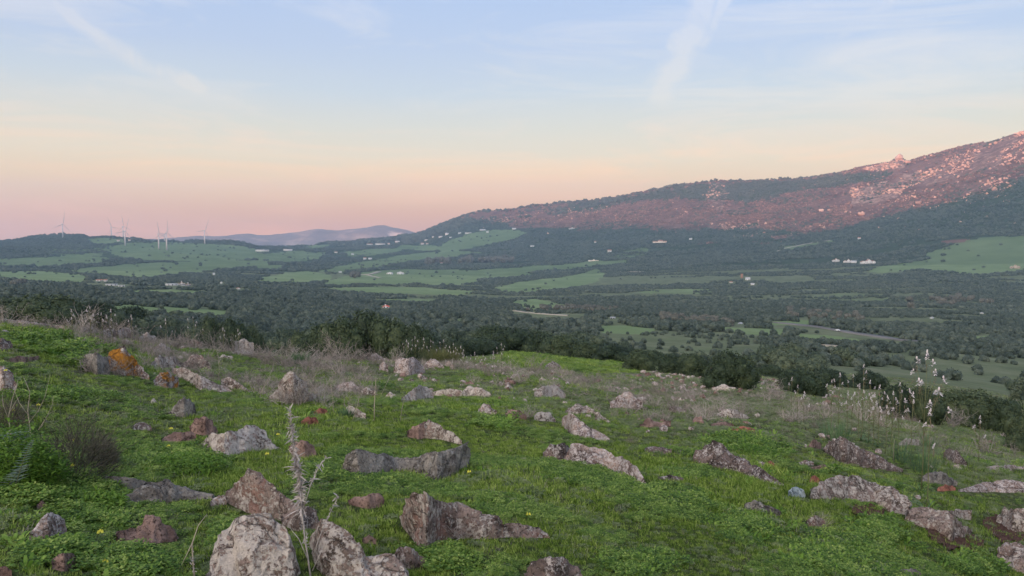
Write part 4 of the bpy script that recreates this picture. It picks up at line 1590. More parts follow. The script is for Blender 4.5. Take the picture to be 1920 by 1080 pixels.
CH = [max(v_.co.z for v_ in near_crowns[i].vertices) for i in range(5)]
BASEV = {1197: 696, 1262: 702, 1300: 705, 1365: 728, 1398: 718, 1342: 712, 1510: 740, 1482: 736, 1688: 785, 1735: 792, 1785: 796, 1835: 802, 1880: 812, 1925: 846}
for i, (u, r, vt, wpx, lab) in enumerate(BUSH):
    if u in BASEV:
        r = nhit(u, BASEV[u], 75)[3]
    a, t_ = pix_dir(u, vt)
    x, y = r * math.sin(a), r * math.cos(a)
    z = float(ground(x, y)) - .05
    top_ = t_ * r
    w_ = wpx * r / F * 1.12
    H = max(top_ - z, w_ * .4)
    nm = 'tree' if H > 4.4 else 'evergreen_bush'
    bush(x, y, z, w_, H / CH[i % 5], lab, 'dark bushes and trees round the meadow', i % 5, nm)
MARKS = [(724, 577, 'the red-roofed house'), (1570, 622, 'the white car on the grey road'), (1030, 590, 'the pale track in the valley'),
         (1149, 597, 'the bright white shed'), (1388, 607, 'the little white cottage'), (300, 590, 'the small green field'),
         (110, 552, 'the left dark crowns'), (430, 592, 'the bush behind dry plants'), (690, 576, 'the great tree clump'),
         (900, 628, 'the rounded olive bush'), (1010, 615, 'the broad trees of the belt'), (1175, 620, 'the dotted pale field'),
         (1197, 660, 'the round meadow bush'), (1280, 660, 'the bush pair'), (1365, 654, 'the tallest dark bush'), (1430, 620, 'the pale strip of field'),
         (1510, 690, 'the bush behind the asphodels'), (1660, 610, 'the small grass clearing by the road'), (1600, 640, 'the lower end of the road field'),
         (1738, 690, 'the tallest asphodel'), (1835, 732, 'the widest dark bush'), (1832, 634, 'the right-hand grass clearing'), (560, 610, 'the bush trailing from the great clump'),
         (1747, 597, 'the tiny white hut'), (850, 600, 'the narrow meadow strip')]
cand = []
for i in big:
    x, y, z, s, r, u, v = [float(q[i]) for q in allp]
    vt_ = v - s * .6 * F / r
    best = min(MARKS, key=lambda m_: (m_[0] - u) ** 2 + 2.5 * (m_[1] - vt_) ** 2)
    du, dv = u - best[0], (vt_ - best[1]) * 1.6
    way = ('right of' if du > 0 else 'left of') if abs(du) > abs(dv) else ('below' if dv > 0 else 'above')
    size = 'small' if s < 4.4 else 'broad'
    cand.append((best[2], way, size, math.hypot(du, dv), i, s))
cand.sort()
ORD = ['nearest', 'second', 'third', 'fourth', 'fifth', 'sixth', 'seventh', 'eighth', 'ninth', 'tenth', 'eleventh', 'twelfth', 'thirteenth', 'fourteenth', 'fifteenth',
       'sixteenth', 'seventeenth', 'eighteenth', 'nineteenth', 'twentieth']
seen_n = {}
for mk, way, size, d_, i, s in cand:
    x, y, z, s, r, u, v = [float(q[i]) for q in allp]
    n_ = seen_n[mk, way, size] = seen_n.get((mk, way, size), -1) + 1
    if n_ < len(ORD):
        lab = '%s %s dark bush outward %s %s' % (ORD[n_], size, way, mk)
    else:
        lab = 'one of the outermost %s bushes %s %s' % (size, way, mk)
    bush(x, y, z - .1, s, s * rv.uniform(.85, 1.05), lab, 'evergreen bushes of the near valley', rv.randrange(5), crowns=mid_named)

# ------------------------------------------------------------------ rocks
BLOCK = set()      # 3 cm cells of the meadow covered by rock


def rock(name, label, top, base, kind, depth=.6, group=None, seed=None, rough_=1.0, cat='rock', peak=None):
    """top: outline of the rim seen from the eye; base: where its foot meets the turf; depth: thickness as a share of its length"""
    u0 = min(p[0] for p in top + base)
    u1 = max(p[0] for p in top + base)
    wpx = u1 - u0
    tu, tv = zip(*sorted(top))
    bu, bv = zip(*sorted(base))
    hc = nhit((u0 + u1) / 2, float(np.interp((u0 + u1) / 2, bu, bv)))
    if hc is None:
        print('ROCK MISS', label)
        return
    rc = hc[3]
    length = wpx * rc / F
    D = max(length * depth, .05)
    seed = seed if seed is not None else int(u0 * 7 + bv[0])
    nt_ = int(np.clip(wpx / 2.2, 16, 100))
    ns_ = int(np.clip(nt_ * .5, 10, 40))
    off = Vector((seed * .37 % 91, seed * .73 % 57, seed * .11 % 33))
    ff = np.arange(nt_ + 1) / nt_
    uu = u0 + wpx * ff
    vbs = np.interp(uu, bu, bv)
    vts = np.minimum(np.interp(uu, tu, tv), vbs - .5)
    ee = (1 - np.abs(2 * ff - 1) ** 3.5) ** .55
    aa_, r0s, tt = [], [], []
    hs9 = [nhit(float(uu[i]), float(vbs[i])) or hc for i in (0, nt_ // 4, nt_ // 2, 3 * nt_ // 4, nt_)]
    for i in range(nt_ + 1):
        a, t_ = pix_dir(float(uu[i]), float(vts[i]))
        aa_.append(a)
        tt.append(t_)
    # distance of the foot: solved at five places, then corrected by the slope of the view
    for i in range(nt_ + 1):
        a, tb_ = pix_dir(float(uu[i]), float(vbs[i]))
        r0 = float(np.interp(ff[i], [0, .25, .5, .75, 1], [h[3] for h in hs9]))
        r0s.append(r0)
    r0s = np.array(r0s)
    ta = np.array([pix_dir(float(q), float(w__))[1] for q, w__ in zip(uu, vbs)])
    aa_ = np.array(aa_)
    for _ in range(5):
        zg0 = ground(r0s * np.sin(aa_), r0s * np.cos(aa_))
        r0s = .5 * r0s + .5 * np.clip(zg0 / ta, rc * .75, rc * 1.3)
    De = D * (.12 + .88 * ee)
    pk = peak if peak is not None else .30 + .4 * ((seed * 37 % 101) / 101)
    rm = r0s + De * pk
    zt = np.array(tt) * rm
    H = np.maximum(zt - ground(rm * np.sin(aa_), rm * np.cos(aa_)), .012)
    gg = np.arange(ns_ + 1) / ns_
    # cross-section: steep or slanting front up to the crest, then down behind
    prs = np.where(gg < pk, (gg / pk) ** (.45 if pk < .5 else .62), np.clip((1 - gg) / (1 - pk), 0, 1) ** .5)
    rr9 = r0s[:, None] + De[:, None] * gg[None, :]
    x9, y9 = rr9 * np.sin(aa_)[:, None], rr9 * np.cos(aa_)[:, None]
    zg9 = ground(x9, y9)
    z9 = zg9 - .05 + (H[:, None] + .05) * prs[None, :]
    V = [Vector(q) for q in zip(x9.ravel().tolist(), y9.ravel().tolist(), z9.ravel().tolist())]
    BLOCK.update(zip(np.floor(x9.ravel() / .03).astype(int).tolist(), np.floor(y9.ravel() / .03).astype(int).tolist()))
    W_ = ns_ + 1
    F_ = []
    for i in range(nt_):
        for j in range(ns_):
            F_.append((i * W_ + j, (i + 1) * W_ + j, (i + 1) * W_ + j + 1, i * W_ + j + 1))
    # fill the cell gaps of the footprint
    c0 = sum(V, Vector()) / len(V)
    hh = max(v_.z for v_ in V) - min(v_.z for v_ in V)
    amp = min(length, D * 1.5, hh * 1.3) * rough_
    fr = 1 / max(amp, .05)
    tiltm = __import__('mathutils').Euler((.5 + seed % 5 * .15, .3 - seed % 7 * .1, 0)).to_matrix()
    out = []
    for k, p_ in enumerate(V):
        i, j = divmod(k, W_)
        n = (p_ - Vector((c0.x, c0.y, c0.z - hh * .3)))
        n = n.normalized() if n.length > 0 else Vector((0, 0, 1))
        q_ = (p_ + off) * fr
        c1 = mn.voronoi(q_ * 1.15)[0]
        fac = (c1[1] - c1[0])
        st_ = q_ @ tiltm
        rg1 = 1 - 2 * abs(mn.noise(q_ * 2.2))
        rg2 = 1 - 2 * abs(mn.noise(q_ * 5.5 + off))
        lay = mn.noise(Vector((st_.x * 1.2, st_.y * 1.2, st_.z * 7)))
        d = .15 * mn.noise(q_ * 1.3) + .085 * rg1 + .05 * rg2 + .075 * (round(lay * 3) / 3) + .03 * mn.noise(q_ * 15) - .22 * max(0, .22 - fac)
        edge = min(1, j / 2, (ns_ - j) / 2) if 0 < j < ns_ else 0
        out.append(p_ + n * (d - .035) * amp * edge * .72)
    loc = Vector((hc[0], hc[1], hc[2]))
    me = mesh_np(name, np.array([tuple(v_ - loc) for v_ in out]), np.array(F_), M[kind], True)
    o = link(name, me, None, loc)
    tag(o, label, cat, group)
    return o


G1 = 'rocks lying in the grass'
ROCKS = [
 # label, top, base, kind, depth
 ('big flat-topped boulder cut by the bottom edge, with white crust, behind the dry stalk', [(388, 1078), (403, 1032), (412, 1010), (440, 1004), (448, 986), (475, 976), (500, 973), (520, 984), (538, 992), (548, 1035), (554, 1085)], [(388, 1098), (470, 1106), (554, 1102)], 'r_white', .62),
 ('large pinkish-white boulder at the bottom edge, right of the tall dry stalk', [(580, 1010), (598, 986), (612, 979), (640, 992), (668, 1010), (700, 1034), (735, 1045), (755, 1066), (762, 1088)], [(580, 1040), (610, 1085), (680, 1104), (762, 1102)], 'r_lich', .5),
 ('humped boulder with white lichen crest behind the tall dry stalk', [(420, 935), (432, 914), (450, 895), (468, 885), (490, 887), (505, 906), (530, 926), (560, 945), (585, 958)], [(420, 942), (460, 962), (520, 976), (560, 985), (585, 982)], 'r_mix', .5),
 ('dark brown block wedged behind the dry stalk, right foot of the humped boulder', [(528, 968), (548, 954), (575, 950), (592, 958), (596, 975)], [(528, 985), (560, 998), (596, 992)], 'r_dark', .7),
 ('small pale stone at the left foot of the humped boulder', [(396, 940), (408, 930), (420, 928), (424, 938)], [(396, 949), (424, 947)], 'r_pink', .7),
 ('plain terracotta-brown stone with a pointed top near the lower left', [(221, 1004), (232, 994), (254, 986), (272, 967), (288, 967), (304, 981), (328, 989), (336, 1008)], [(221, 1018), (290, 1023), (336, 1016)], 'r_brown', .55),
 ('tan and grey stone half sunk in leaves at the lower left', [(52, 1012), (62, 996), (76, 974), (88, 962), (104, 962), (118, 978), (124, 1000)], [(52, 1018), (90, 1018), (124, 1004)], 'r_pink', .6),
 ('thumb-sized brown stone standing behind the tan and grey one', [(69, 946), (78, 938), (88, 946)], [(69, 957), (88, 958)], 'r_brown', .8),
 ('small red-brown stone near the bottom left corner', [(98, 1052), (110, 1040), (128, 1036), (142, 1046)], [(98, 1068), (120, 1074), (142, 1060)], 'r_brown', .7),
 ('brown stone cut by the bottom left corner', [(-8, 1066), (8, 1061), (22, 1068)], [(-8, 1084), (22, 1082)], 'r_brown', .8),
 ('flat brown stone lying left of the terracotta-brown one', [(160, 1026), (175, 1021), (200, 1020), (216, 1026)], [(160, 1033), (216, 1034)], 'r_dark', .6),
 ('long thin grey ledge reaching left to the dark bush', [(186, 897), (212, 892), (255, 900), (302, 905)], [(186, 908), (240, 918), (302, 914)], 'r_grey', .22),
 ('long grey rock with pale lichen in front of the thin ledge', [(238, 930), (262, 915), (290, 907), (312, 903), (330, 909), (370, 919), (402, 927)], [(238, 942), (290, 945), (340, 938), (402, 936)], 'r_grey', .32),
 ('whitest crusted rock of the left half, under the red-brown stone', [(376, 828), (395, 815), (420, 809), (446, 812), (470, 807), (490, 814), (510, 827), (523, 840)], [(376, 834), (400, 850), (418, 862), (450, 851), (485, 846), (523, 843)], 'r_white', .5),
 ('pointed red-brown stone sitting behind the whitest crusted rock', [(357, 800), (370, 784), (384, 779), (398, 792), (409, 806)], [(357, 812), (385, 818), (409, 814)], 'r_brown', .6),
 ('low brown stone left of the pointed red-brown one', [(304, 824), (325, 812), (352, 809), (366, 815)], [(304, 830), (340, 832), (366, 828)], 'r_brown', .5),
 ('smooth grey-brown stone with slanting top alone in bright grass', [(319, 773), (330, 757), (345, 744), (360, 752), (367, 770)], [(319, 779), (345, 784), (367, 780)], 'r_grey', .6),
 ('bright brick-red stone, lower of the two', [(566, 790), (576, 782), (592, 782), (597, 790)], [(566, 796), (597, 796)], 'r_red', .7),
 ('brick-red stone, upper of the two', [(588, 772), (598, 765), (610, 765), (614, 772)], [(588, 778), (614, 778)], 'r_red', .7),
 ('red-brown rock right behind the upper part of the dry stalk', [(544, 838), (556, 829), (575, 829), (590, 838), (594, 850)], [(544, 852), (570, 860), (594, 856)], 'r_brown', .6),
 ('small dark brown stone in grass left of the smooth grey-brown one', [(246, 800), (262, 791), (278, 793), (286, 801)], [(246, 806), (286, 808)], 'r_dark', .6),
 ('flat oval brown stone alone in grass above the big notched boulder', [(659, 941), (675, 930), (694, 924), (714, 927), (718, 938)], [(659, 948), (690, 955), (718, 950)], 'r_brown', .6),
 ('big notched boulder with a tall left peak and a brick-red patch', [(755, 975), (768, 942), (777, 924), (796, 922), (820, 935), (850, 952), (868, 958), (886, 953), (908, 955), (930, 970), (944, 984)], [(755, 985), (775, 1020), (800, 1036), (825, 1014), (860, 1008), (905, 1013), (944, 1008)], 'r_mix', .42),
 ('low tail of stone running right from the big notched boulder', [(940, 984), (965, 981), (1000, 987), (1030, 1003)], [(940, 1008), (985, 1010), (1030, 1010)], 'r_mix', .35),
 ('long saddle-shaped grey boulder, sagging in its middle', [(644, 872), (655, 856), (668, 845), (686, 845), (730, 852), (780, 854), (820, 850), (850, 842), (866, 834), (873, 848), (875, 868)], [(644, 888), (670, 897), (700, 893), (740, 884), (785, 890), (815, 904), (850, 892), (875, 876)], 'r_grey', .3),
 ('brown wedge leaning on the grey slab in the middle of the meadow', [(764, 808), (778, 798), (796, 792), (802, 800)], [(764, 820), (785, 824), (802, 820)], 'r_brown', .7),
 ('tilted grey slab with white rim, right of the brown wedge', [(796, 795), (804, 788), (826, 797), (850, 812), (864, 826)], [(796, 822), (825, 824), (864, 834)], 'r_lich', .42),
 ('long tapering boulder with white back, in bright grass right of the middle', [(1060, 856), (1072, 838), (1086, 831), (1110, 840), (1140, 850), (1176, 862), (1196, 876), (1206, 894), (1213, 910)], [(1060, 866), (1100, 874), (1135, 880), (1165, 892), (1195, 908), (1213, 915)], 'r_pink', .34),
 ('low brown stone touching the head of the long tapering boulder', [(1018, 850), (1035, 834), (1058, 832), (1074, 842)], [(1018, 858), (1050, 864), (1074, 860)], 'r_dark', .6),
 ('steep pink and white wedge in front of the flat arched rock', [(1055, 787), (1068, 774), (1084, 782), (1105, 800), (1125, 812), (1142, 822)], [(1055, 800), (1075, 818), (1110, 824), (1142, 828)], 'r_pink', .5),
 ('flat arched rock with pale rim behind the pink and white wedge', [(1062, 770), (1080, 757), (1100, 758), (1120, 774), (1144, 790)], [(1062, 776), (1100, 778), (1144, 795)], 'r_lich', .4),
 ('crusted white and pink rock behind bright grass, left of the centre', [(753, 748), (764, 735), (784, 723), (800, 725), (812, 736)], [(753, 756), (785, 752), (812, 748)], 'r_white', .5),
 ('low white-crusted rock right of the crusted white and pink one', [(866, 736), (880, 722), (898, 726), (918, 738)], [(866, 744), (918, 746)], 'r_white', .5),
 ('thin line of pale stone joining the two crusted rocks', [(812, 734), (840, 729), (866, 732)], [(812, 742), (866, 744)], 'r_white', .25),
 ('small pink pointed stone in bright grass right of the centre', [(896, 770), (906, 756), (918, 762), (930, 771)], [(896, 777), (930, 778)], 'r_pink', .6),
 ('brown stone under a dry bush left of the small white one', [(948, 776), (960, 766), (976, 770), (988, 780)], [(948, 784), (988, 788)], 'r_brown', .6),
 ('small round stone with white crust beside the brown one under the dry bush', [(1002, 780), (1014, 768), (1028, 770), (1042, 784)], [(1002, 788), (1042, 791)], 'r_white', .7),
 ('peaked grey rock wrapped in dead thorn twigs', [(508, 745), (524, 716), (540, 699), (556, 708), (575, 722), (594, 742)], [(508, 752), (550, 758), (594, 752)], 'r_lich', .5),
 ('flat pinkish-white rock between tall dry stems', [(630, 725), (642, 716), (660, 716), (674, 726)], [(630, 734), (674, 735)], 'r_pink', .5),
 ('small dark crusted rock right of the flat pinkish-white one', [(676, 734), (688, 726), (702, 733)], [(676, 742), (702, 743)], 'r_lich', .6),
 ('small bright white lump beside a green tuft between dry stems', [(646, 770), (655, 759), (668, 766), (686, 776)], [(646, 780), (686, 786)], 'r_white', .5),
 ('brown boulder with white cap, largest of the crest stones', [(736, 690), (744, 676), (762, 673), (782, 676), (796, 690)], [(736, 700), (765, 706), (796, 700)], 'r_pink', .7),
 ('pink stone with sharp top right of the largest crest stone', [(795, 684), (806, 672), (820, 676), (832, 688)], [(795, 692), (832, 694)], 'r_pink', .6),
 ('rounded tan stone beside the sharp pink one on the crest', [(828, 684), (840, 676), (852, 684)], [(828, 691), (852, 693)], 'r_lich', .7),
 ('small upright pink stone left of the largest crest stone', [(711, 686), (718, 678), (728, 684)], [(711, 696), (728, 697)], 'r_pink', .8),
 ('pale flat stone at the foot of the great tree clump', [(690, 672), (705, 664), (722, 672)], [(690, 678), (722, 679)], 'r_pink', .6),
 ('rock with a bright orange lichen back, standing upright on the left', [(200, 684), (212, 660), (233, 648), (246, 664), (262, 682), (278, 706)], [(200, 694), (228, 704), (252, 706), (278, 714)], 'r_orange', .45),
 ('lumpy grey rock full of dead twigs, left of the orange rock', [(154, 668), (166, 660), (182, 663), (202, 668), (206, 690)], [(154, 690), (180, 706), (206, 704)], 'r_grey', .6),
 ('small round stone with an orange spot right of the orange rock', [(289, 712), (300, 699), (318, 697), (332, 708), (334, 718)], [(289, 725), (312, 729), (334, 727)], 'r_orange', .6),
 ('sloping grey slab pointing right, behind the small round stone', [(322, 690), (346, 688), (370, 700), (400, 717), (433, 732)], [(322, 706), (350, 718), (375, 732), (433, 737)], 'r_lich', .36),
 ('dark lump with white spots left above the sloping slab', [(282, 680), (298, 668), (322, 668), (342, 682)], [(282, 692), (342, 694)], 'r_lich', .5),
 ('dark thorny lump above the right end of the sloping slab', [(342, 682), (358, 668), (378, 664), (392, 684)], [(342, 694), (392, 698)], 'r_mix', .5),
 ('narrow grey rock slanting down right of the sloping slab', [(414, 712), (428, 704), (446, 716), (466, 732)], [(414, 728), (466, 736)], 'r_lich', .4),
 ('pink rock cut by the left edge above the bare branches', [(-10, 692), (8, 687), (22, 700), (30, 716)], [(-10, 732), (30, 738)], 'r_pink', .7),
 ('long brown stone lying near the left edge', [(18, 672), (34, 667), (52, 670), (72, 667)], [(18, 680), (45, 682), (72, 674)], 'r_brown', .3),
 ('dark stone cut by the left edge on the upper left', [(-10, 640), (6, 635), (24, 645)], [(-10, 656), (24, 656)], 'r_dark', .6),
 ('small pale stone in bright grass at the upper left', [(2, 622), (10, 618), (17, 623)], [(2, 627), (17, 628)], 'r_white', .7),
 ('jumble of pale stones at the left of the crest behind the orange rock', [(150, 618), (166, 610), (185, 618)], [(150, 626), (185, 628)], 'r_white', .6),
 ('pale stone with flat top on the crest left of the reddish one', [(188, 624), (204, 616), (220, 622)], [(188, 634), (220, 636)], 'r_lich', .6),
 ('reddish slab with white top on the crest straight above the orange rock', [(222, 620), (236, 613), (250, 620)], [(222, 638), (250, 640)], 'r_pink', .6),
 ('white stone right of the reddish slab on the crest', [(262, 632), (276, 624), (292, 632)], [(262, 642), (292, 643)], 'r_white', .6),
 ('tan rounded rock below the white crest stone', [(286, 652), (302, 643), (322, 652)], [(286, 661), (322, 662)], 'r_pink', .6),
 ('low white stones on the crest far right of the orange rock', [(440, 640), (456, 634), (476, 641)], [(440, 648), (476, 650)], 'r_white', .5),
 ('small brown rock under the crest between dry plants', [(352, 642), (364, 636), (378, 643)], [(352, 650), (378, 650)], 'r_brown', .6),
 ('white flat stones lying in grass below the crest', [(424, 663), (450, 658), (480, 662)], [(424, 667), (480, 668)], 'r_white', .4),
 ('long narrow pale rock ledge along the top of the left crest', [(2, 598), (40, 600), (80, 606), (120, 612)], [(2, 604), (60, 610), (120, 619)], 'r_pink', .14),
 ('dark brown rock with white scaly tail on the right of the meadow', [(1302, 860), (1306, 845), (1325, 840), (1340, 828), (1356, 832), (1370, 850), (1400, 866), (1430, 879), (1450, 895), (1468, 907)], [(1302, 868), (1340, 878), (1375, 881), (1400, 892), (1430, 905), (1468, 912)], 'r_dark', .34),
 ('broad brown outcrop carrying white pebbles on its top', [(1540, 838), (1552, 826), (1580, 822), (1605, 838), (1640, 855), (1688, 879)], [(1540, 846), (1560, 854), (1580, 870), (1640, 880), (1688, 886)], 'r_dark', .4),
 ('small pointed brown stone touching the left of the broad brown outcrop', [(1514, 836), (1524, 824), (1540, 830)], [(1514, 842), (1540, 842)], 'r_brown', .7),
 ('long domed boulder with pink and white blotches on the right', [(1522, 918), (1540, 905), (1570, 893), (1605, 893), (1635, 905), (1670, 915), (1695, 930), (1705, 942)], [(1522, 936), (1600, 939), (1640, 943), (1670, 962), (1705, 966)], 'r_lich', .36),
 ('broken dark rock sinking in red soil, right of the long domed boulder', [(1700, 957), (1738, 951), (1770, 958), (1800, 975), (1822, 995)], [(1700, 978), (1745, 994), (1785, 1018), (1822, 1002)], 'r_mix', .45),
 ('flat grey slab behind the broken dark rock', [(1768, 958), (1790, 955), (1822, 956)], [(1768, 972), (1822, 976)], 'r_lich', .4),
 ('crusted rock cut by the right edge above the red soil', [(1868, 968), (1884, 954), (1905, 953), (1935, 956)], [(1868, 980), (1900, 1000), (1935, 1002)], 'r_lich', .7),
 ('square-topped rock cut by the right edge near the bottom', [(1868, 1026), (1882, 1021), (1910, 1022), (1935, 1024)], [(1868, 1052), (1900, 1070), (1935, 1082)], 'r_pink', .8),
 ('flat grey stone behind the orange-brown flake on the right', [(1727, 896), (1744, 886), (1772, 888), (1794, 902)], [(1727, 906), (1794, 912)], 'r_grey', .5),
 ('orange-brown flake lying before the flat grey stone', [(1758, 916), (1772, 908), (1792, 914)], [(1758, 922), (1792, 921)], 'r_red', .6),
 ('very long low pinkish ledge running out at the right edge', [(1798, 918), (1830, 910), (1870, 903), (1900, 900), (1935, 905)], [(1798, 923), (1870, 924), (1935, 926)], 'r_pink', .25),
 ('small dark peak with white caps left of the grassy tuft on the right', [(1770, 848), (1786, 840), (1798, 848), (1812, 866)], [(1770, 862), (1795, 874), (1812, 876)], 'r_dark', .7),
 ('flat white slab between the strap-leaved clumps on the right', [(1685, 830), (1700, 822), (1724, 824)], [(1685, 836), (1724, 835)], 'r_white', .5),
 ('pale tan stone right of the dark scaly rock', [(1498, 866), (1510, 862), (1526, 866)], [(1498, 872), (1526, 873)], 'r_pink', .6),
 ('flat brown stone below the pale tan one', [(1515, 877), (1540, 873), (1566, 877)], [(1515, 883), (1566, 883)], 'r_brown', .4),
 ('small rust-brown stone above the scaly tail', [(1436, 869), (1444, 864), (1454, 871)], [(1436, 875), (1454, 876)], 'r_red', .7),
 ('small orange-brown stone at the left end of the long domed boulder', [(1518, 899), (1527, 890), (1536, 898)], [(1518, 907), (1536, 908)], 'r_red', .7),
 ('blue-grey lichened stone between the scaly tail and the domed boulder', [(1477, 920), (1490, 911), (1508, 920)], [(1477, 932), (1508, 933)], 'r_blue', .6),
 ('dark rounded boulder cut by the bottom edge right of the notched one', [(984, 1076), (998, 1052), (1028, 1040), (1060, 1043), (1084, 1062), (1094, 1082)], [(984, 1092), (1040, 1104), (1094, 1100)], 'r_dark', .6),
 ('dark smooth stone between the notched boulder and the pinkish-white one', [(738, 1040), (752, 1026), (775, 1027), (796, 1048)], [(738, 1056), (770, 1068), (796, 1062)], 'r_dark', .6),
 ('small reddish-brown stone in the gap behind the dark smooth one', [(680, 1010), (692, 1003), (706, 1010)], [(680, 1020), (706, 1021)], 'r_brown', .7),
 ('flat orange-brown stone on the right, nearer of two', [(1368, 804), (1390, 800), (1416, 805)], [(1368, 811), (1416, 812)], 'r_red', .5),
 ('flat orange-brown stone on the right, farther of two', [(1333, 795), (1352, 790), (1376, 796)], [(1333, 801), (1376, 803)], 'r_brown', .5),
 ('brown lump with grassy sides above the flat dark patch', [(1200, 795), (1216, 784), (1236, 792), (1258, 788)], [(1200, 801), (1258, 802)], 'r_brown', .5),
 ('pointed rock with a white left end under dry twigs', [(1144, 752), (1158, 740), (1180, 736), (1202, 752)], [(1144, 764), (1202, 768)], 'r_pink', .5),
 ('pink stone with twigs right of the white-ended one', [(1254, 764), (1266, 757), (1286, 768)], [(1254, 773), (1286, 775)], 'r_pink', .6),
 ('row of pale pebbly stones on the shoulder', [(1344, 776), (1362, 768), (1382, 770), (1402, 780)], [(1344, 783), (1402, 786)], 'r_white', .4),
 ('bold white and pink lumps at the top of the slope right of the centre', [(1003, 735), (1018, 722), (1040, 721), (1060, 738)], [(1003, 744), (1060, 748)], 'r_white', .5),
 ('pale flat stone among stones near the tallest dark bush', [(1336, 726), (1356, 721), (1380, 727)], [(1336, 732), (1380, 734)], 'r_white', .5),
 ('pale stone heap on the slope under the round meadow bush', [(1022, 686), (1036, 676), (1052, 686)], [(1022, 692), (1052, 693)], 'r_lich', .5),
 ('flat dark stone sunk in grass right of the long tapering boulder', [(1210, 840), (1230, 835), (1258, 842)], [(1210, 849), (1258, 852)], 'r_dark', .5),
 ('flat dark stone sunk in grass below the sunk dark one', [(1236, 894), (1256, 891), (1282, 896)], [(1236, 901), (1282, 902)], 'r_dark', .5),
 ('grey slab half grown over, right of the lower bright grass', [(1398, 946), (1414, 938), (1440, 948), (1462, 960)], [(1398, 960), (1462, 968)], 'r_grey', .4),
 ('dark brown rough stone in soil left of the red soil patch', [(1512, 976), (1526, 968), (1548, 976)], [(1512, 990), (1548, 992)], 'r_mix', .6),
 ('narrow brown rock cut by the bottom edge on the right', [(1690, 1068), (1706, 1062), (1726, 1074)], [(1690, 1086), (1726, 1090)], 'r_grey', .6),
 ('pale stone cut by the right edge on the shoulder', [(1850, 876), (1875, 872), (1925, 876)], [(1850, 882), (1925, 886)], 'r_pink', .4),
 ('white weathered stick-like stone near the right edge', [(1876, 812), (1892, 808), (1908, 822)], [(1876, 818), (1908, 830)], 'r_white', .4),
]
PEAKS = [('big flat-topped', .82), ('large pinkish-white', .75), ('whitest crusted', .6), ('long tapering', .55), ('big notched', .35), ('long saddle', .4), ('steep pink', .6), ('sloping grey', .75), ('rock with a bright orange', .3)]
for lab, tp, bs, kd, dp in ROCKS:
    rock('rock', lab, tp, bs, kd, dp, G1, peak=next((q for w_, q in PEAKS if lab.startswith(w_)), None))
# white pebbles on the broad brown outcrop
for (u, v, s_, lab) in [(1578, 824, 13, 'large white pebble on top of the broad brown outcrop'), (1594, 834, 15, 'round white pebble on the right shoulder of the brown outcrop'),
                        (1564, 824, 8, 'small white pebble at the left of the outcrop top'), (1606, 846, 8, 'small white pebble lowest on the outcrop')]:
    h = nhit(u, v + 20)
    r = h[3] + .12
    a, t_ = pix_dir(u, v)
    o = link('pebble', bould[1], None, (r * math.sin(a), r * math.cos(a), t_ * r - .02), rv.uniform(0, 6))
    s2 = s_ * r / F
    o.scale = (s2, s2, s2 * .7)
    o.material_slots  # shares the mesh of the mountain boulders, with its own stone colour
    o.data = o.data.copy()
    o.data.materials[0] = M['r_white']
    tag(o, lab, 'pebble', 'white pebbles on the outcrop')

# small stones scattered over the crest and the right-hand shoulder: things far too many to count
sm = []
for i in range(4):
    bm_ = boulder_mesh('small_stone', 30 + i, [M['r_white'], M['r_brown'], M['r_lich'], M['r_pink']][i])
    sm.append(bm_)
x, y, r, a = polar_points(5, 75, 60000)
z = ground(x, y)
u, v = project(x, y, z)
stony = np.clip(.15 + 1.6 * fbm(x / 3.5, y / 3.5, 41, 3), 0, 1) * smooth(9, 16, r)
stony = np.where((u > 1180) & (u < 1480) & (v > 696) & (v < 740), stony + 2.2, stony)
for g in GREEN:
    stony = np.where(in_poly(u, v, g), 0, stony)
for poly in ([(140, 606), (330, 636), (480, 655), (480, 680), (320, 672), (160, 640)], [(700, 668), (880, 690), (1060, 700), (1060, 770), (860, 750), (700, 700)], [(1130, 725), (1420, 755), (1420, 800), (1150, 790)]):
    stony = np.where(in_poly(u, v, poly), stony + 1.1, stony)
stony = stony + .06 * (r < 16)
k = np.where((rng.uniform(size=len(x)) < stony * .05) & seen(x, y, z, .1) & (v < 1080))[0][:5000]
print('STONES', len(k))
scatter('small_stones', np.stack([x[k], y[k], z[k] + .015], -1), np.clip(.08 + .17 * rng.uniform(size=len(k)) ** 3 + r[k] * .0016, 0, .34), rng.uniform(0, 6.28, len(k)),
        rng.integers(0, 4, len(k)), sm, .3, 'small pale stones strewn over the crest and shoulder', 'stones')

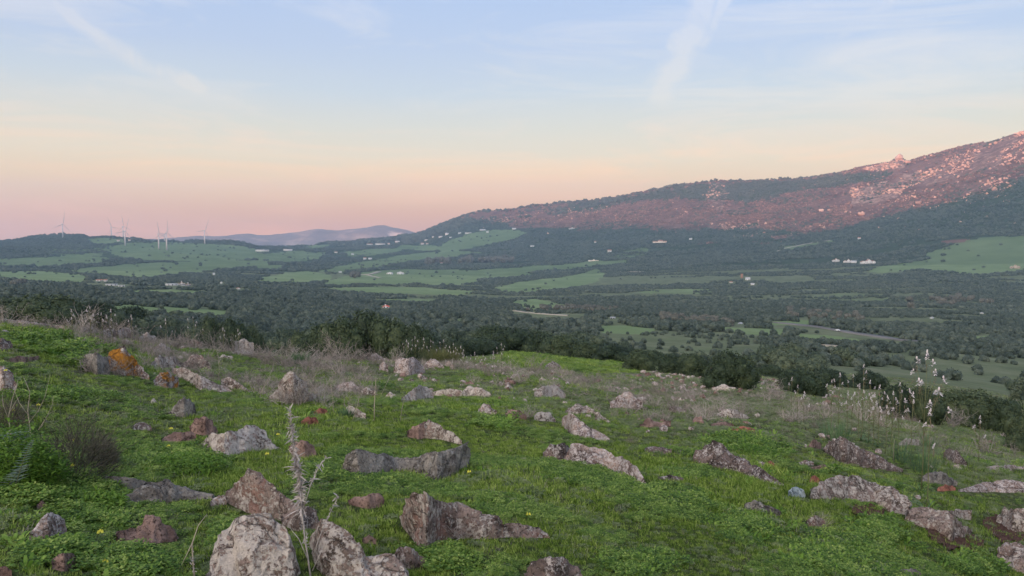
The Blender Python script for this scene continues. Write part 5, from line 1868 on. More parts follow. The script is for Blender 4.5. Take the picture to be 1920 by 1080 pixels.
# patches of bare red earth
m, t, b = material('red_earth', .98, .05)
p = pos(t)
setc(t, b, ramp(t, noise(t, p, 25, 6, .75), [(.3, (.05, .028, .022)), (.5, (.11, .062, .048)), (.62, (.17, .095, .075)), (.8, (.30, .20, .17))]))
bump(t, b, noise(t, p, 40, 6, .7), .03, 1)
M['earth'] = m
for pi, poly in enumerate([[(1735, 985), (1780, 1010), (1830, 1005), (1850, 1020), (1830, 1040), (1775, 1035), (1740, 1010)],
                           [(1838, 975), (1868, 965), (1930, 985), (1930, 1018), (1880, 1022), (1850, 1000)],
                           [(1590, 948), (1650, 950), (1665, 968), (1640, 975), (1595, 965)]]):
    us, vs = [q[0] for q in poly], [q[1] for q in poly]
    mb = MB()
    n = 22
    grid = {}
    for i in range(n):
        for j in range(n):
            u_, v_ = min(us) + (max(us) - min(us)) * i / (n - 1), min(vs) + (max(vs) - min(vs)) * j / (n - 1)
            if in_poly(np.array([u_ + 7 * mn.noise(Vector((u_ / 12, v_ / 9, 3)))]), np.array([v_ + 4 * mn.noise(Vector((u_ / 12, v_ / 9, 8)))]), poly)[0]:
                h = nhit(u_, v_)
                if h:
                    grid[i, j] = len(mb.v)
                    mb.v.append((h[0], h[1], h[2] + .006 + .05 * abs(mn.noise(Vector((h[0] * 9, h[1] * 9, 0)))) + .03 * abs(mn.noise(Vector((h[0] * 30, h[1] * 30, 4))))))
                    if rv.random() < .10:
                        BLOCK.add((int(math.floor(h[0] / .03)), int(math.floor(h[1] / .03))))
    for (i, j), k0 in list(grid.items()):
        if (i + 1, j) in grid and (i, j + 1) in grid and (i + 1, j + 1) in grid:
            mb.q.append((k0, grid[i, j + 1], grid[i + 1, j + 1], grid[i + 1, j]))
    tag(link('soil', mb.mesh('soil', m, True)), kind='structure')

# ------------------------------------------------------------------ grass and herbs of the meadow
rg = random.Random(5)


def tuft(name, n, hgt, wid, mat, spread, droop=.5, lean=.45):
    mb = MB()
    for _ in range(n):
        a = rg.uniform(0, 6.283)
        d = spread * math.sqrt(rg.random())
        p_ = (d * math.cos(a), d * math.sin(a), -.01)
        b_ = rg.uniform(0, 6.283)
        l_ = rg.uniform(0, lean)
        dr_ = (math.cos(b_) * l_, math.sin(b_) * l_, 1)
        c_ = rg.uniform(0, 6.283)
        mb.blade(p_, dr_, (math.cos(c_), math.sin(c_), 0), hgt * rg.uniform(.45, 1.15), wid * rg.uniform(.7, 1.3), rg.uniform(0, droop))
    return mb.mesh(name, mat)


def herb(name, n, hgt, leaf, mat, spread, petals=3):
    mb = MB()
    for _ in range(n):
        a = rg.uniform(0, 6.283)
        d = spread * math.sqrt(rg.random())
        h_ = hgt * rg.uniform(.3, 1.1)
        c0 = Vector((d * math.cos(a), d * math.sin(a), h_))
        ph = rg.uniform(0, 6.283)
        tl = rg.uniform(-.2, .6)
        for k in range(petals):
            th = ph + 6.283 * k / petals + rg.uniform(-.2, .2)
            o_ = Vector((math.cos(th), math.sin(th), tl + rg.uniform(-.35, .35)))
            s_ = Vector((-math.sin(th), math.cos(th), rg.uniform(-.3, .3)))
            L_ = leaf * rg.uniform(.7, 1.25)
            mb.quad(c0, c0 + o_ * L_ * .55 + s_ * L_ * .38, c0 + o_ * L_, c0 + o_ * L_ * .55 - s_ * L_ * .38)
    return mb.mesh(name, mat)


def broad(name, n, hgt, leaf, mat, spread):
    mb = MB()
    for _ in range(n):
        a = rg.uniform(0, 6.283)
        d = spread * rg.random()
        c0 = Vector((d * math.cos(a), d * math.sin(a), -.01))
        up = rg.uniform(.5, 1.6)
        o_ = Vector((math.cos(a) + rg.uniform(-.4, .4), math.sin(a) + rg.uniform(-.4, .4), up)).normalized()
        s_ = o_.cross(Vector((0, 0, 1))).normalized()
        L_ = hgt * rg.uniform(.6, 1.2)
        W_ = leaf * rg.uniform(.7, 1.2)
        m1 = c0 + o_ * L_ * .45
        m2 = c0 + o_ * L_ * .75 + Vector((0, 0, -L_ * .08))
        tip = c0 + o_ * L_ + Vector((0, 0, -L_ * .3))
        k = len(mb.v)
        mb.v += [tuple(c0 - s_ * W_ * .1), tuple(c0 + s_ * W_ * .1), tuple(m1 + s_ * W_ * .5), tuple(m1 - s_ * W_ * .5),
                 tuple(m2 + s_ * W_ * .38), tuple(m2 - s_ * W_ * .38), tuple(tip)]
        mb.q += [(k, k + 1, k + 2, k + 3), (k + 3, k + 2, k + 4, k + 5)]
        mb.t.append((k + 5, k + 4, k + 6))
    return mb.mesh(name, mat)


def block_mask(x, y):
    ix, iy = np.floor(x / .03).astype(int), np.floor(y / .03).astype(int)
    return np.array([(a, b_) in BLOCK for a, b_ in zip(ix.tolist(), iy.tolist())])


# a rock is sampled coarsely: close the gaps between its cells
near_block = set()
for (a, b_) in BLOCK:
    for i in (-1, 0, 1):
        for j in (-1, 0, 1):
            near_block.add((a + i, b_ + j))
BLOCK = near_block

gr = [tuft('grass', 34, .062, .0068, M['grass'], .055, .7, .7) for _ in range(3)]
gr += [herb('clover', 54, .034, .0125, M['herb'], .062) for _ in range(3)]
gr += [broad('broad_herb', 16, .062, .016, M['leafy'], .035) for _ in range(2)]
gr += [tuft('long_grass', 34, .10, .005, M['grass'], .05, .9, .5)]
gr += [tuft('turf', 40, .036, .006, M['turf'], .06, .6, .8), herb('low_herb', 50, .022, .014, M['turf'], .06)]
gr += [tuft('thatch', 26, .07, .004, M['dry'], .07, .9, 1.4)]

X_, Y_, S_, I_ = [], [], [], []
for (r0, r1, sp, sc_) in [(3.6, 7, .042, .85), (7, 11, .058, 1.1), (11, 18, .085, 1.5), (18, 32, .14, 2.2), (32, 60, .30, 3.4), (60, 130, .62, 5.5)]:
    area = R(77) / 2 * (r1 * r1 - r0 * r0)
    n = int(1.25 * area / sp ** 2)
    x, y, r, a = polar_points(r0, r1, n, 40)
    z = ground(x, y)
    k = seen(x, y, z, .25, .02)
    x, y, r, z = x[k], y[k], r[k], z[k]
    n = len(x)
    lush = fbm(x / 1.6, y / 1.6, 14, 3)
    kindn = fbm(x / .9, y / .9, 24, 3)
    big_ = fbm(x / 5.0, y / 5.0, 34, 3)
    u, v = project(x, y, z)
    # the crest and the shoulder are grazed short and half dry
    dryness = smooth(8, 19, r) * .55 + smooth(950, 1400, u) * (1 - smooth(750, 880, v)) * .5 + .10
    for g in GREEN:
        dryness = np.where(in_poly(u, v, g), dryness * .15, dryness)
    dryness = np.clip(dryness + .55 * big_, 0, .95)
    q = rng.uniform(size=n)
    idx_ = np.where(kindn > .14, rng.integers(3, 6, n), rng.integers(0, 3, n))
    idx_ = np.where((lush > .22) & (q < .22), rng.integers(6, 8, n), idx_)
    idx_ = np.where((lush < -.12) & (q < .12), 8, idx_)
    tq = rng.uniform(size=n)
    idx_ = np.where(tq < dryness, rng.integers(9, 11, n), idx_)
    idx_ = np.where(rng.uniform(size=n) < dryness ** 2 * .30, 11, idx_)
    idx_ = np.where((r < 12) & (rng.uniform(size=n) < .05), 11, idx_)
    s = sc_ * rng.uniform(.65, 1.25, n) * (1 + .9 * np.clip(lush, -.5, .6)) * (1 - .25 * dryness)
    keep = rng.uniform(size=n) < np.clip(1.05 + 1.2 * fbm(x / .5, y / .5, 54, 2), .45, 1)
    if r0 < 30:
        keep &= ~block_mask(x, y)
    X_.append(np.stack([x, y, z], -1)[keep]); S_.append(s[keep]); I_.append(idx_[keep])
P_ = np.concatenate(X_)
S_ = np.concatenate(S_)
I_ = np.concatenate(I_)
# lusher leaf patches seen between the rocks
BL = [(335, 860, 75, 22, 1.5), (390, 872, 50, 15, 1.4), (160, 920, 60, 30, 1.5), (60, 900, 60, 50, 1.7), (160, 970, 70, 25, 1.3), (110, 1040, 60, 25, 1.5),
      (240, 1060, 70, 25, 1.4), (420, 1000, 25, 20, 1.2), (1380, 830, 60, 18, 1.5), (1440, 845, 40, 15, 1.3), (920, 795, 50, 10, 1.4), (820, 1050, 60, 20, 1.2),
      (1640, 1000, 60, 30, 1.4), (1560, 1050, 80, 25, 1.5), (1400, 990, 60, 25, 1.4), (700, 870, 50, 12, 1.2), (110, 745, 90, 12, 1.3), (370, 700, 30, 8, 1.2),
      (130, 660, 60, 14, 1.8), (70, 640, 60, 10, 1.6), (150, 680, 30, 12, 1.6), (1830, 1060, 60, 20, 1.3), (1560, 885, 30, 8, 1.2), (1200, 1060, 60, 20, 1.2)]
px_, ps_, pi_ = [], [], []
for (u, v, du, dv, sc2) in BL:
    for k in range(int(du * dv / 9)):
        h = nhit(u + rg.gauss(0, du * .5), v + rg.gauss(0, dv * .5))
        if h and (int(h[0] // .03), int(h[1] // .03)) not in BLOCK and h[3] < 60:
            px_.append((h[0], h[1], h[2])); ps_.append(sc2 * rg.uniform(.7, 1.3) * max(1, h[3] / 8)); pi_.append(rg.choice([6, 7, 7, 3, 4]))
P_ = np.concatenate([P_, np.array(px_)]); S_ = np.concatenate([S_, ps_]); I_ = np.concatenate([I_, pi_])
print('GRASS', len(P_))
scatter('meadow_grass', P_, S_, rng.uniform(0, 6.28, len(P_)), I_, gr, .12, 'short green grass, clover and herbs of the meadow', 'grass')

# ------------------------------------------------------------------ dead thorn bushes


def twig_mesh(name, seed, n_stem, h, spread, rad0, mat, levels=3, curl=.35, tips=0):
    r_ = random.Random(seed)
    mb = MB()
    tips_ = []

    def grow(p, d, L, rad, lev):
        pts, rr_ = [tuple(p)], [rad]
        n = 3
        q = Vector(p)
        for i in range(n):
            d = (d + Vector((r_.gauss(0, curl), r_.gauss(0, curl), r_.gauss(0, curl * .6)))).normalized()
            q = q + d * L / n
            pts.append(tuple(q))
            rr_.append(rad * (1 - .55 * (i + 1) / n))
            if lev > 0 and r_.random() < .85:
                nd = (d + Vector((r_.gauss(0, .8), r_.gauss(0, .8), r_.gauss(.15, .5)))).normalized()
                grow(q, nd, L * r_.uniform(.4, .7), rad * .62, lev - 1)
        mb.tube(pts, rr_, 3, False)
        tips_.append(Vector(pts[-1]))
    for k in range(n_stem):
        a = r_.uniform(0, 6.283)
        t_ = r_.uniform(.15, 1.0) * spread
        d0 = Vector((math.cos(a) * t_, math.sin(a) * t_, 1)).normalized()
        grow(Vector((.05 * math.cos(a), .05 * math.sin(a), -.02)), d0, h * r_.uniform(.6, 1), rad0, levels - 1)
    me = mb.mesh(name, mat)
    return me, tips_


TW = [twig_mesh('twigs', 500 + i, 22, .42, 1.2, .0068, M['twig'], 3)[0] for i in range(5)]
TWL = [twig_mesh('twigs', 520 + i, 15, .52, .8, .0070, M['twig'], 3, .22)[0] for i in range(2)]
SHR = [  # u, v of the foot, width px, label
    (8, 598, 46, 'grey dead plant at the left end of the crest'), (38, 602, 44, 'low grey dead plant second from the left on the crest'),
    (100, 606, 54, 'pale dead plant on the crest under the row of dark crowns'), (150, 614, 60, 'tall pale dead plant on the crest before the last dark crown'),
    (182, 618, 56, 'tall pale dead plant right beside the tallest one of the left crest'), (214, 624, 50, 'dead plant behind the reddish slab of the crest'),
    (250, 632, 46, 'dead plant between the two white stones of the crest'), (330, 634, 52, 'dead bush on the crest before the small green field'),
    (362, 636, 54, 'highest dead bush of the crest before the small green field'), (398, 648, 46, 'dead bush right of the highest one before the green field'),
    (430, 650, 46, 'dead bush over the low white crest stones'), (300, 640, 36, 'thin dead bush left of the pair before the green field'),
    (168, 690, 52, 'grey thorn bush grown over the lumpy rock left of the orange one'), (215, 706, 44, 'small grey thorn bush at the foot of the orange rock'),
    (352, 694, 56, 'thorn bush on the dark thorny lump right of the orange rock'), (385, 690, 40, 'thorn bush over the upper end of the sloping slab'),
    (440, 728, 44, 'thorn bush on the narrow slanting rock'),
    (494, 676, 56, 'dense thorn bush at the left end of the middle thicket'), (530, 684, 60, 'thorn bush of the middle thicket beside the green tuft'),
    (560, 672, 60, 'thorn bush of the middle thicket under the great tree clump'), (600, 690, 70, 'wide thorn bush in the heart of the middle thicket'),
    (632, 672, 60, 'feathery dead bush under the highest tree of the clump'), (664, 668, 60, 'fanned dead bush under the middle tree of the clump'),
    (700, 672, 50, 'dead bush under the right tree of the clump'), (640, 704, 66, 'thorn bush in front of the middle thicket'),
    (580, 712, 60, 'thorn bush right behind the peaked grey rock'),
    (524, 756, 66, 'thorn bush hugging the left foot of the peaked grey rock'), (560, 760, 74, 'biggest thorn bush wrapped round the peaked grey rock'),
    (602, 758, 66, 'thorn bush right of the peaked grey rock'), (636, 748, 50, 'thin thorn bush between the tall dry stems'),
    (740, 674, 40, 'small dead bush left of the brown-green tussock'),
    (945, 702, 60, 'dead bush at the top of the slope right of the crest asphodels'), (972, 716, 56, 'dead bush above the upright dry bush'),
    (918, 708, 44, 'low dead bush right of the tussock'), (985, 784, 56, 'upright dry bush above the round white-crusted stone'),
    (1000, 700, 56, 'low dead bush before the green meadow'), (1040, 744, 60, 'dead bush over the bold white and pink lumps'),
    (1180, 764, 62, 'dry bush over the rock with the white left end'), (1150, 740, 46, 'dry bush above the rock with the white left end'),
    (1268, 774, 52, 'dry bush over the lone pink stone of the shoulder'), (1318, 790, 60, 'grey dry bush left of the orange-brown flat stones'),
    (1352, 772, 50, 'dry bush among the row of pale pebbly stones'), (1392, 780, 46, 'dry bush at the right end of the pale pebbly stones'),
    (1230, 740, 44, 'dry bush on the upper shoulder right of the pebbly rocks'), (1105, 722, 50, 'grey dry bush high on the shoulder below the meadow'),
    (1300, 750, 40, 'thin dry bush below the tallest dark bush'), (1180, 830, 26, 'small dry sprig beside the long tapering boulder'),
    (1490, 790, 50, 'dry bush left of the strap-leaved clump'), (1620, 790, 60, 'dry bush among the white asphodels of the right'),
    (1780, 800, 60, 'dry bush right of the tall asphodel, on the shoulder'), (1850, 850, 56, 'dry bush by the white weathered stick'),
    (1540, 990, 40, 'little dead sprig on the dark brown rough stone'), (1450, 740, 44, 'dry bush left of the white asphodels on the right'),
    (1655, 800, 40, 'low dry bush beneath the right white asphodels'), (870, 1010, 60, 'bleached fallen sprig across the big notched boulder'),
]
for i, (u, v, wpx, lab) in enumerate(SHR):
    h = nhit(u, v)
    o = link('dead_bush', TW[i % 5] if i % 3 else TWL[i % 2], None, (h[0], h[1], h[2] - .01), rg.uniform(0, 6))
    s = wpx * h[3] / F / .70
    o.scale = (s, s, s * rg.uniform(.75, 1.0))
    tag(o, lab, 'dead bush', 'dead thorn bushes on the crest and shoulder')
# more of the same, too many and too thin to tell apart
x, y, r, a = polar_points(9, 42, 17000)
z = ground(x, y)
u, v = project(x, y, z)
wgt = np.zeros(len(x))
for poly, ww_ in [([(0, 596), (90, 602), (200, 612), (330, 632), (480, 655), (480, 676), (330, 678), (200, 655), (60, 625), (0, 612)], 1.0), ([(460, 650), (740, 660), (900, 690), (1080, 700), (1060, 760), (880, 720), (720, 690), (700, 770), (480, 760)], .50),
                  ([(900, 690), (1200, 715), (1500, 750), (1920, 850), (1920, 880), (1500, 800), (1200, 790), (940, 760)], .17), ([(140, 640), (480, 690), (480, 730), (140, 700)], .45), ([(1470, 752), (1700, 772), (1720, 800), (1640, 806), (1480, 786)], .8)]:
    wgt = np.where(in_poly(u, v, poly), ww_, wgt)
k = np.where((rng.uniform(size=len(x)) < wgt * np.clip(.45 + 3.4 * fbm(x / 1.9, y / 1.9, 19, 3), 0, 1.5)))[0]
print('LITTER', len(k))
TWS = [twig_mesh('twig_litter', 560 + i, 12, .3, 1.7, .0062, M['twig'], 2)[0] for i in range(4)]
DST = [tuft('dry_stems', 26, .30, .008, M['dry'], .12, .5, .8) for _ in range(2)]
scatter('dead_twigs', np.stack([x[k], y[k], z[k]], -1), rng.uniform(.5, 1.15, len(k)) * np.clip(.8 + r[k] * .012, .8, 1.2), rng.uniform(0, 6.28, len(k)), rng.integers(0, 6, len(k)), TWS + DST, .25,
        'grey dead twigs and dry stems matted over the crest', 'twigs')

# ------------------------------------------------------------------ white asphodels


def flower_mesh(seed):
    r_ = random.Random(seed)
    mb = MB()
    for c_ in range(4):
        o_ = Vector((r_.gauss(0, .35), r_.gauss(0, .35), c_ * .32 - .4)) * .5
        for k in range(6):
            th = 6.283 * k / 6 + r_.uniform(-.2, .2)
            d = Vector((math.cos(th), math.sin(th), r_.uniform(-.5, .5)))
            s_ = Vector((-math.sin(th), math.cos(th), 0))
            L_ = .5 * r_.uniform(.8, 1.1) * (1 - .12 * c_)
            mb.quad(o_, o_ + d * L_ * .5 + s_ * .13, o_ + d * L_, o_ + d * L_ * .5 - s_ * .13)
    for k in range(3):       # closed buds on top
        th = 2.1 * k
        p_ = Vector((.07 * math.cos(th), .07 * math.sin(th), .32))
        mb.tube([tuple(p_), tuple(p_ + Vector((0, 0, .16))), tuple(p_ + Vector((0, 0, .38)))], [.07, .09, .02], 5)
    return mb.mesh('flower', M['petal'])


FL = [flower_mesh(i) for i in range(4)]
M['stem'] = plain('olive_flower_stem', (.15, .16, .075), .8, .2, .2, 10)
M['pod'] = plain('brown_flower_stem', (.24, .17, .13), .8, .2, .2, 10)


def asphodel(u, v, r, vtop, wpx, tips, label, fl=.05, leaves=True, grp='white asphodels on the right shoulder'):
    a, tt = pix_dir(u, vtop)
    x, y = r * math.sin(a), r * math.cos(a)
    z = float(ground(x, y))
    H = max(tt * r - z, .35)
    W_ = wpx * r / F / 2
    rt = empty('asphodel', (x, y, z), -a)
    tag(rt, label, 'asphodel', grp)
    mb = MB()
    fork = H * rg.uniform(.35, .5)
    mb.tube([(0, 0, -.03), (.01, 0, fork * .5), (0, .01, fork), (.005, 0, H * .97)], [.008, .007, .006, .003], 5)
    ends = [Vector((0, 0, H))]
    for k in range(tips):
        f = (k + .5) / tips
        th = k * 2.4 + rg.uniform(-.3, .3)
        rx = W_ * (1.0 - .45 * f) * rg.uniform(.65, 1.1)
        e = Vector((rx * math.cos(th), rx * math.sin(th) * .8, fork + (H - fork) * (.25 + .68 * f) + rg.uniform(-.04, .04)))
        b0 = fork * (.75 + .6 * f)
        mid = Vector((e.x * .62, e.y * .62, (b0 + e.z) * .5 - .02))
        mb.tube([(0, 0, b0), tuple(mid), tuple(e)], [.0042, .0035, .0022], 4)
        ends.append(e)
    link('stem', mb.mesh('stem', M['stem']), rt)
    for k, e in enumerate(ends):
        o = link('flower', FL[k % 4], rt, tuple(e), rg.uniform(0, 6))
        s = fl * rg.uniform(.75, 1.2)
        o.scale = (s, s, s * (1.9 if k == 0 else 1.25))
        # brown buds and seed pods under the flowers
    mb = MB()
    for e in ends:
        for q in range(6):
            p_ = e * .97 + Vector((rg.gauss(0, .012), rg.gauss(0, .012), -.03 - .02 * q))
            mb.tube([tuple(p_), tuple(p_ + Vector((0, 0, .016)))], [.006, .005], 4)
    pd_ = link('pods', mb.mesh('pods', M['pod']), rt)
    tag(pd_, kind='stuff')
    if leaves:
        mb = MB()
        for k in range(12):
            th = rg.uniform(0, 6.28)
            mb.blade((0, 0, 0), (math.cos(th) * .8, math.sin(th) * .8, 1), (-math.sin(th), math.cos(th), 0), .42 * rg.uniform(.7, 1.1), .018, .9, 4)
        lf = link('leaves', mb.mesh('leaves', M['strap']), rt)
        tag(lf, kind='stuff')


asphodel(1738, 830, 13.5, 668, 74, 13, 'tallest white asphodel, much branched, standing alone against the dark bush', .088)
ASP = [(1688, 18.2, 722, 30, 3, 'single-flowered tall asphodel just left of the tallest one'), (1675, 18.2, 738, 30, 5, 'asphodel with paired blooms left of the single-flowered tall one'),
       (1712, 16.9, 742, 26, 3, 'short asphodel between the single-flowered one and the tallest'), (1620, 19.5, 688, 24, 4, 'tallest asphodel of the misty right cluster'),
       (1600, 20.2, 706, 30, 5, 'asphodel left of the tallest of the right cluster'), (1575, 20.8, 704, 34, 5, 'asphodel at the left end of the right cluster'),
       (1560, 20.8, 716, 34, 5, 'low asphodel under the left end of the right cluster'), (1632, 19.5, 718, 38, 6, 'bushy asphodel in the heart of the right cluster'),
       (1650, 18.9, 728, 36, 6, 'bushy asphodel right of the heart of the right cluster'), (1612, 19.5, 728, 40, 6, 'low bushy asphodel under the heart of the right cluster'),
       (1664, 18.2, 748, 34, 4, 'low asphodel at the right end of the right cluster'), (1590, 20.2, 738, 36, 5, 'lowest asphodel of the right cluster'),
       (1485, 22.1, 712, 18, 2, 'thin asphodel far left before the wide low bush'), (1496, 21.4, 726, 20, 2, 'thin asphodel second from the left before the wide bush'),
       (1508, 20.8, 740, 20, 2, 'short asphodel below the two thin ones on the left'), (1640, 18.9, 742, 30, 5, 'asphodel low in front of the right cluster'),
       (1745, 12.0, 776, 20, 2, 'low white asphodel bloom under the tallest one'), (1838, 20.0, 784, 24, 3, 'small asphodel before the widest dark bush')]
for (u, r, vt, wpx, n, lab) in ASP:
    asphodel(u, 0, r, vt, wpx, n, lab, .058, rg.random() < .5)
CR = [(762, 30, 640, 24, 5, 'left asphodel of the crest group, before the great trees'), (778, 30, 634, 26, 5, 'second asphodel of the crest group, before the tussock'),
      (794, 30, 636, 24, 4, 'asphodel at the back of the tussock'), (808, 30, 640, 22, 4, 'asphodel peeping over the top of the tussock'),
      (832, 29, 640, 24, 5, 'asphodel over the right side of the tussock'), (850, 28, 646, 26, 5, 'asphodel at the right end of the tussock'),
      (864, 28, 652, 26, 5, 'asphodel just right of the tussock'), (868, 26, 664, 20, 4, 'low asphodel right of the tussock foot'),
      (890, 27, 664, 26, 5, 'low asphodel in the gap before the last crest one'), (906, 27, 668, 22, 4, 'lowest asphodel of the crest group'),
      (940, 27, 646, 26, 6, 'right-hand asphodel standing alone at the end of the crest'), (925, 27, 662, 20, 3, 'small asphodel beside the last one of the crest'),
      (168, 22, 577, 40, 8, 'tall pale-flowered plant on the left crest'), (190, 22, 590, 34, 6, 'pale-flowered plant right of the tall one on the left crest'),
      (208, 22, 584, 24, 5, 'slim pale-flowered plant on the left crest'), (134, 21, 584, 24, 4, 'slim pale-flowered plant left of the tall one'),
      (246, 24, 594, 18, 3, 'small pale-flowered plant by the crest edge'), (310, 24, 600, 22, 3, 'pale-flowered plant before the small green field'),
      (362, 26, 596, 30, 5, 'pale-flowered plant over the highest dead bush of the crest'), (418, 26, 618, 24, 4, 'pale-flowered plant over the dead bush right of the green field'),
      (446, 27, 620, 20, 4, 'pale-flowered plant above the low white crest stones')]
for (u, r, vt, wpx, n, lab) in CR:
    asphodel(u, 0, r, vt, wpx, n, lab, .048 if u < 500 else .055, False, 'pale flowering plants along the crest')

# ------------------------------------------------------------------ clumps


def clump(name, u, v, wpx, hpx, n, mat, label, wid=.012, lean=1.1, droop=.5, cat='plant', group=None, segs=3):
    h = nhit(u, v)
    s = h[3] / F
    Rr, H = wpx * s / 2, hpx * s
    mb = MB()
    for _ in range(n):
        a = rg.uniform(0, 6.283)
        d = Rr * .6 * math.sqrt(rg.random())
        l_ = rg.uniform(.1, lean) * (.3 + d / Rr)
        mb.blade((d * math.cos(a), d * math.sin(a), -.02), (math.cos(a + rg.gauss(0, .5)) * l_, math.sin(a + rg.gauss(0, .5)) * l_, 1),
                 (-math.sin(a), math.cos(a), 0), H * rg.uniform(.6, 1.15), wid * rg.uniform(.7, 1.3), rg.uniform(.1, droop), segs)
    rt = empty(name, h[:3])
    tag(rt, label, cat, group)
    if name == 'leafy_herb':
        mb = MB()
        for _ in range(n):
            a, d = rg.uniform(0, 6.283), math.sqrt(rg.random())
            top_ = H * .55 * (1 - .7 * d * d) * rg.uniform(.6, 1.1)
            c0 = Vector((Rr * d * math.cos(a), Rr * d * math.sin(a) * .8, top_ * rg.uniform(.2, 1)))
            o_ = Vector((rg.gauss(0, 1), rg.gauss(0, 1), rg.uniform(.1, 1.2))).normalized()
            s_ = o_.cross(Vector((0, 0, 1))).normalized()
            L_, W_ = .055 * rg.uniform(.5, 1.3), wid * rg.uniform(.7, 1.2)
            m1, tip = c0 + o_ * L_ * .5, c0 + o_ * L_ + Vector((0, 0, -L_ * .25))
            mb.quad(c0, m1 + s_ * W_ * .5, tip, m1 - s_ * W_ * .5)
    lf = link('leaves', mb.mesh('leaves', mat), rt)
    tag(lf, kind='stuff')
    return rt


clump('grass_tussock', 828, 686, 110, 42, 1500, M['tussock'], 'brown-green domed tussock on the crest among white asphodels', .02, 1.2, .8, 'tussock')
clump('strap_leaf_clump', 1566, 826, 78, 48, 130, M['strap'], 'spiky blue-green clump behind the brown outcrop with pebbles', .018, 1.0, .5, 'plant', 'strap-leaved clumps on the shoulder')
clump('strap_leaf_clump', 1738, 836, 54, 26, 60, M['strap'], 'spiky blue-green clump at the foot of the tall asphodel', .018, .8, .4, 'plant', 'strap-leaved clumps on the shoulder')
clump('strap_leaf_clump', 1732, 886, 66, 56, 110, M['strap'], 'spiky clump in front, right of the brown outcrop', .014, .8, .4, 'plant', 'strap-leaved clumps on the shoulder')
clump('strap_leaf_clump', 1690, 868, 44, 60, 60, M['strap'], 'thin spiky clump beside the flat white slab', .012, .7, .4, 'plant', 'strap-leaved clumps on the shoulder')
clump('herb_clump', 560, 682, 60, 26, 260, M['strap'], 'dark green leafy tuft inside the middle thicket', .03, 1.6, .5, 'plant')
clump('herb_clump', 648, 782, 40, 24, 160, M['strap'], 'dark green tuft beside the small bright white lump', .02, 1.6, .5, 'plant')
for (u, v, wpx, hpx, n, lab, mt) in [(30, 910, 150, 190, 3600, 'dark leafy herb mass at the left edge under the bare branches', 'leafy'), (340, 880, 150, 50, 1500, 'lush bright leafy patch in front of the whitest crusted rock', 'leafy'),
                                     (20, 830, 50, 34, 500, 'blue-grey soft herb at the left edge behind the leafy mass', 'fern'), (170, 950, 110, 45, 900, 'bright leafy herb in front of the grey heath bush', 'leafy'),
                                     (1400, 852, 110, 30, 900, 'leafy green patch behind the dark scaly-tailed rock', 'leafy'), (450, 1010, 40, 30, 120, 'small leafy herb behind the bottom boulder', 'leafy')]:
    clump('leafy_herb', u, v, wpx, hpx, n, M[mt], lab, .022, 1.5, .8, 'herb', 'leafy herbs in the grass')

# ferny fronds at the left edge
for (u, v, du, dv, lab) in [(26, 925, 30, -70, 'upper blue-grey fern frond at the left edge'), (40, 905, 14, -84, 'upright blue-grey fern frond at the left edge'),
                            (8, 925, 34, -20, 'lower blue-grey fern frond at the left edge'), (0, 900, 24, -55, 'fern frond cut by the left edge')]:
    h = nhit(u, v)
    s = h[3] / F
    rt = empty('fern_frond', (h[0], h[1], h[2]), -math.atan2(h[0], h[1]))
    tag(rt, lab, 'fern', 'ferny fronds at the left edge')
    mb = MB()
    tip = Vector((du * s, -.08, -dv * s * .9 + .12))
    pts = [tuple(Vector((0, 0, 0)).lerp(tip, f) + Vector((0, 0, .05 * math.sin(3.14 * f)))) for f in (0, .25, .5, .75, 1)]
    mb.tube(pts, [.003, .0028, .0024, .002, .001], 4)
    link('stem', mb.mesh('stem', M['stem']), rt)
    for k in range(16):
        f = .18 + .8 * k / 16
        c_ = Vector((0, 0, 0)).lerp(tip, f) + Vector((0, 0, .05 * math.sin(3.14 * f)))
        for sg in (-1, 1):
            mb = MB()
            mb.blade(c_, (sg * .9 + tip.x * .5, rg.uniform(-.4, .2), .35), (0, .2, 1), .085 * (1.1 - f), .009, .3, 2)
            link('leaflet', mb.mesh('leaflet', M['fern']), rt)

# heath bush on the left
for (u, v, wpx, hpx, lab) in [(138, 900, 180, 122, 'grey-green wiry heath bush on the left with yellow flowers before it'), (192, 874, 60, 70, 'small wiry heath bush joined to the right of the big one'),
                              (12, 800, 80, 56, 'grey heath bush at the left edge under the bare branches')]:
    h = nhit(u, v)
    s = h[3] / F
    rt = empty('heath_bush', h[:3])
    tag(rt, lab, 'bush', 'heath bushes on the left')
    mb = MB()
    Rr, H = wpx * s / 2, hpx * s
    for _ in range(3200 if wpx > 100 else 1400):
        n = Vector((rg.gauss(0, 1), rg.gauss(0, 1), abs(rg.gauss(0, .8)))).normalized()
        p_ = Vector((n.x * Rr * .8, n.y * Rr * .8, n.z * H * .85)) * rg.uniform(.5, .95)
        mb.blade(p_, n + Vector((rg.gauss(0, .5), rg.gauss(0, .5), .5)), rdir(), .07 * rg.uniform(.6, 1.5), .0065, .2, 2)
    cr = link('crown', mb.mesh('crown', M['heath']), rt)
    me, _t = twig_mesh('twigs', int(u) + 40, 14, H * .95, .9 * Rr / H, .0035, M['heath'], 3, .25)
    link('twigs', me, rt)

# bare forked branches at the left edge, dry stems, and the tall dry stalk in front


def pix3(u, v, r):
    a, t_ = pix_dir(u, v)
    return Vector((r * math.sin(a), r * math.cos(a), t_ * r))


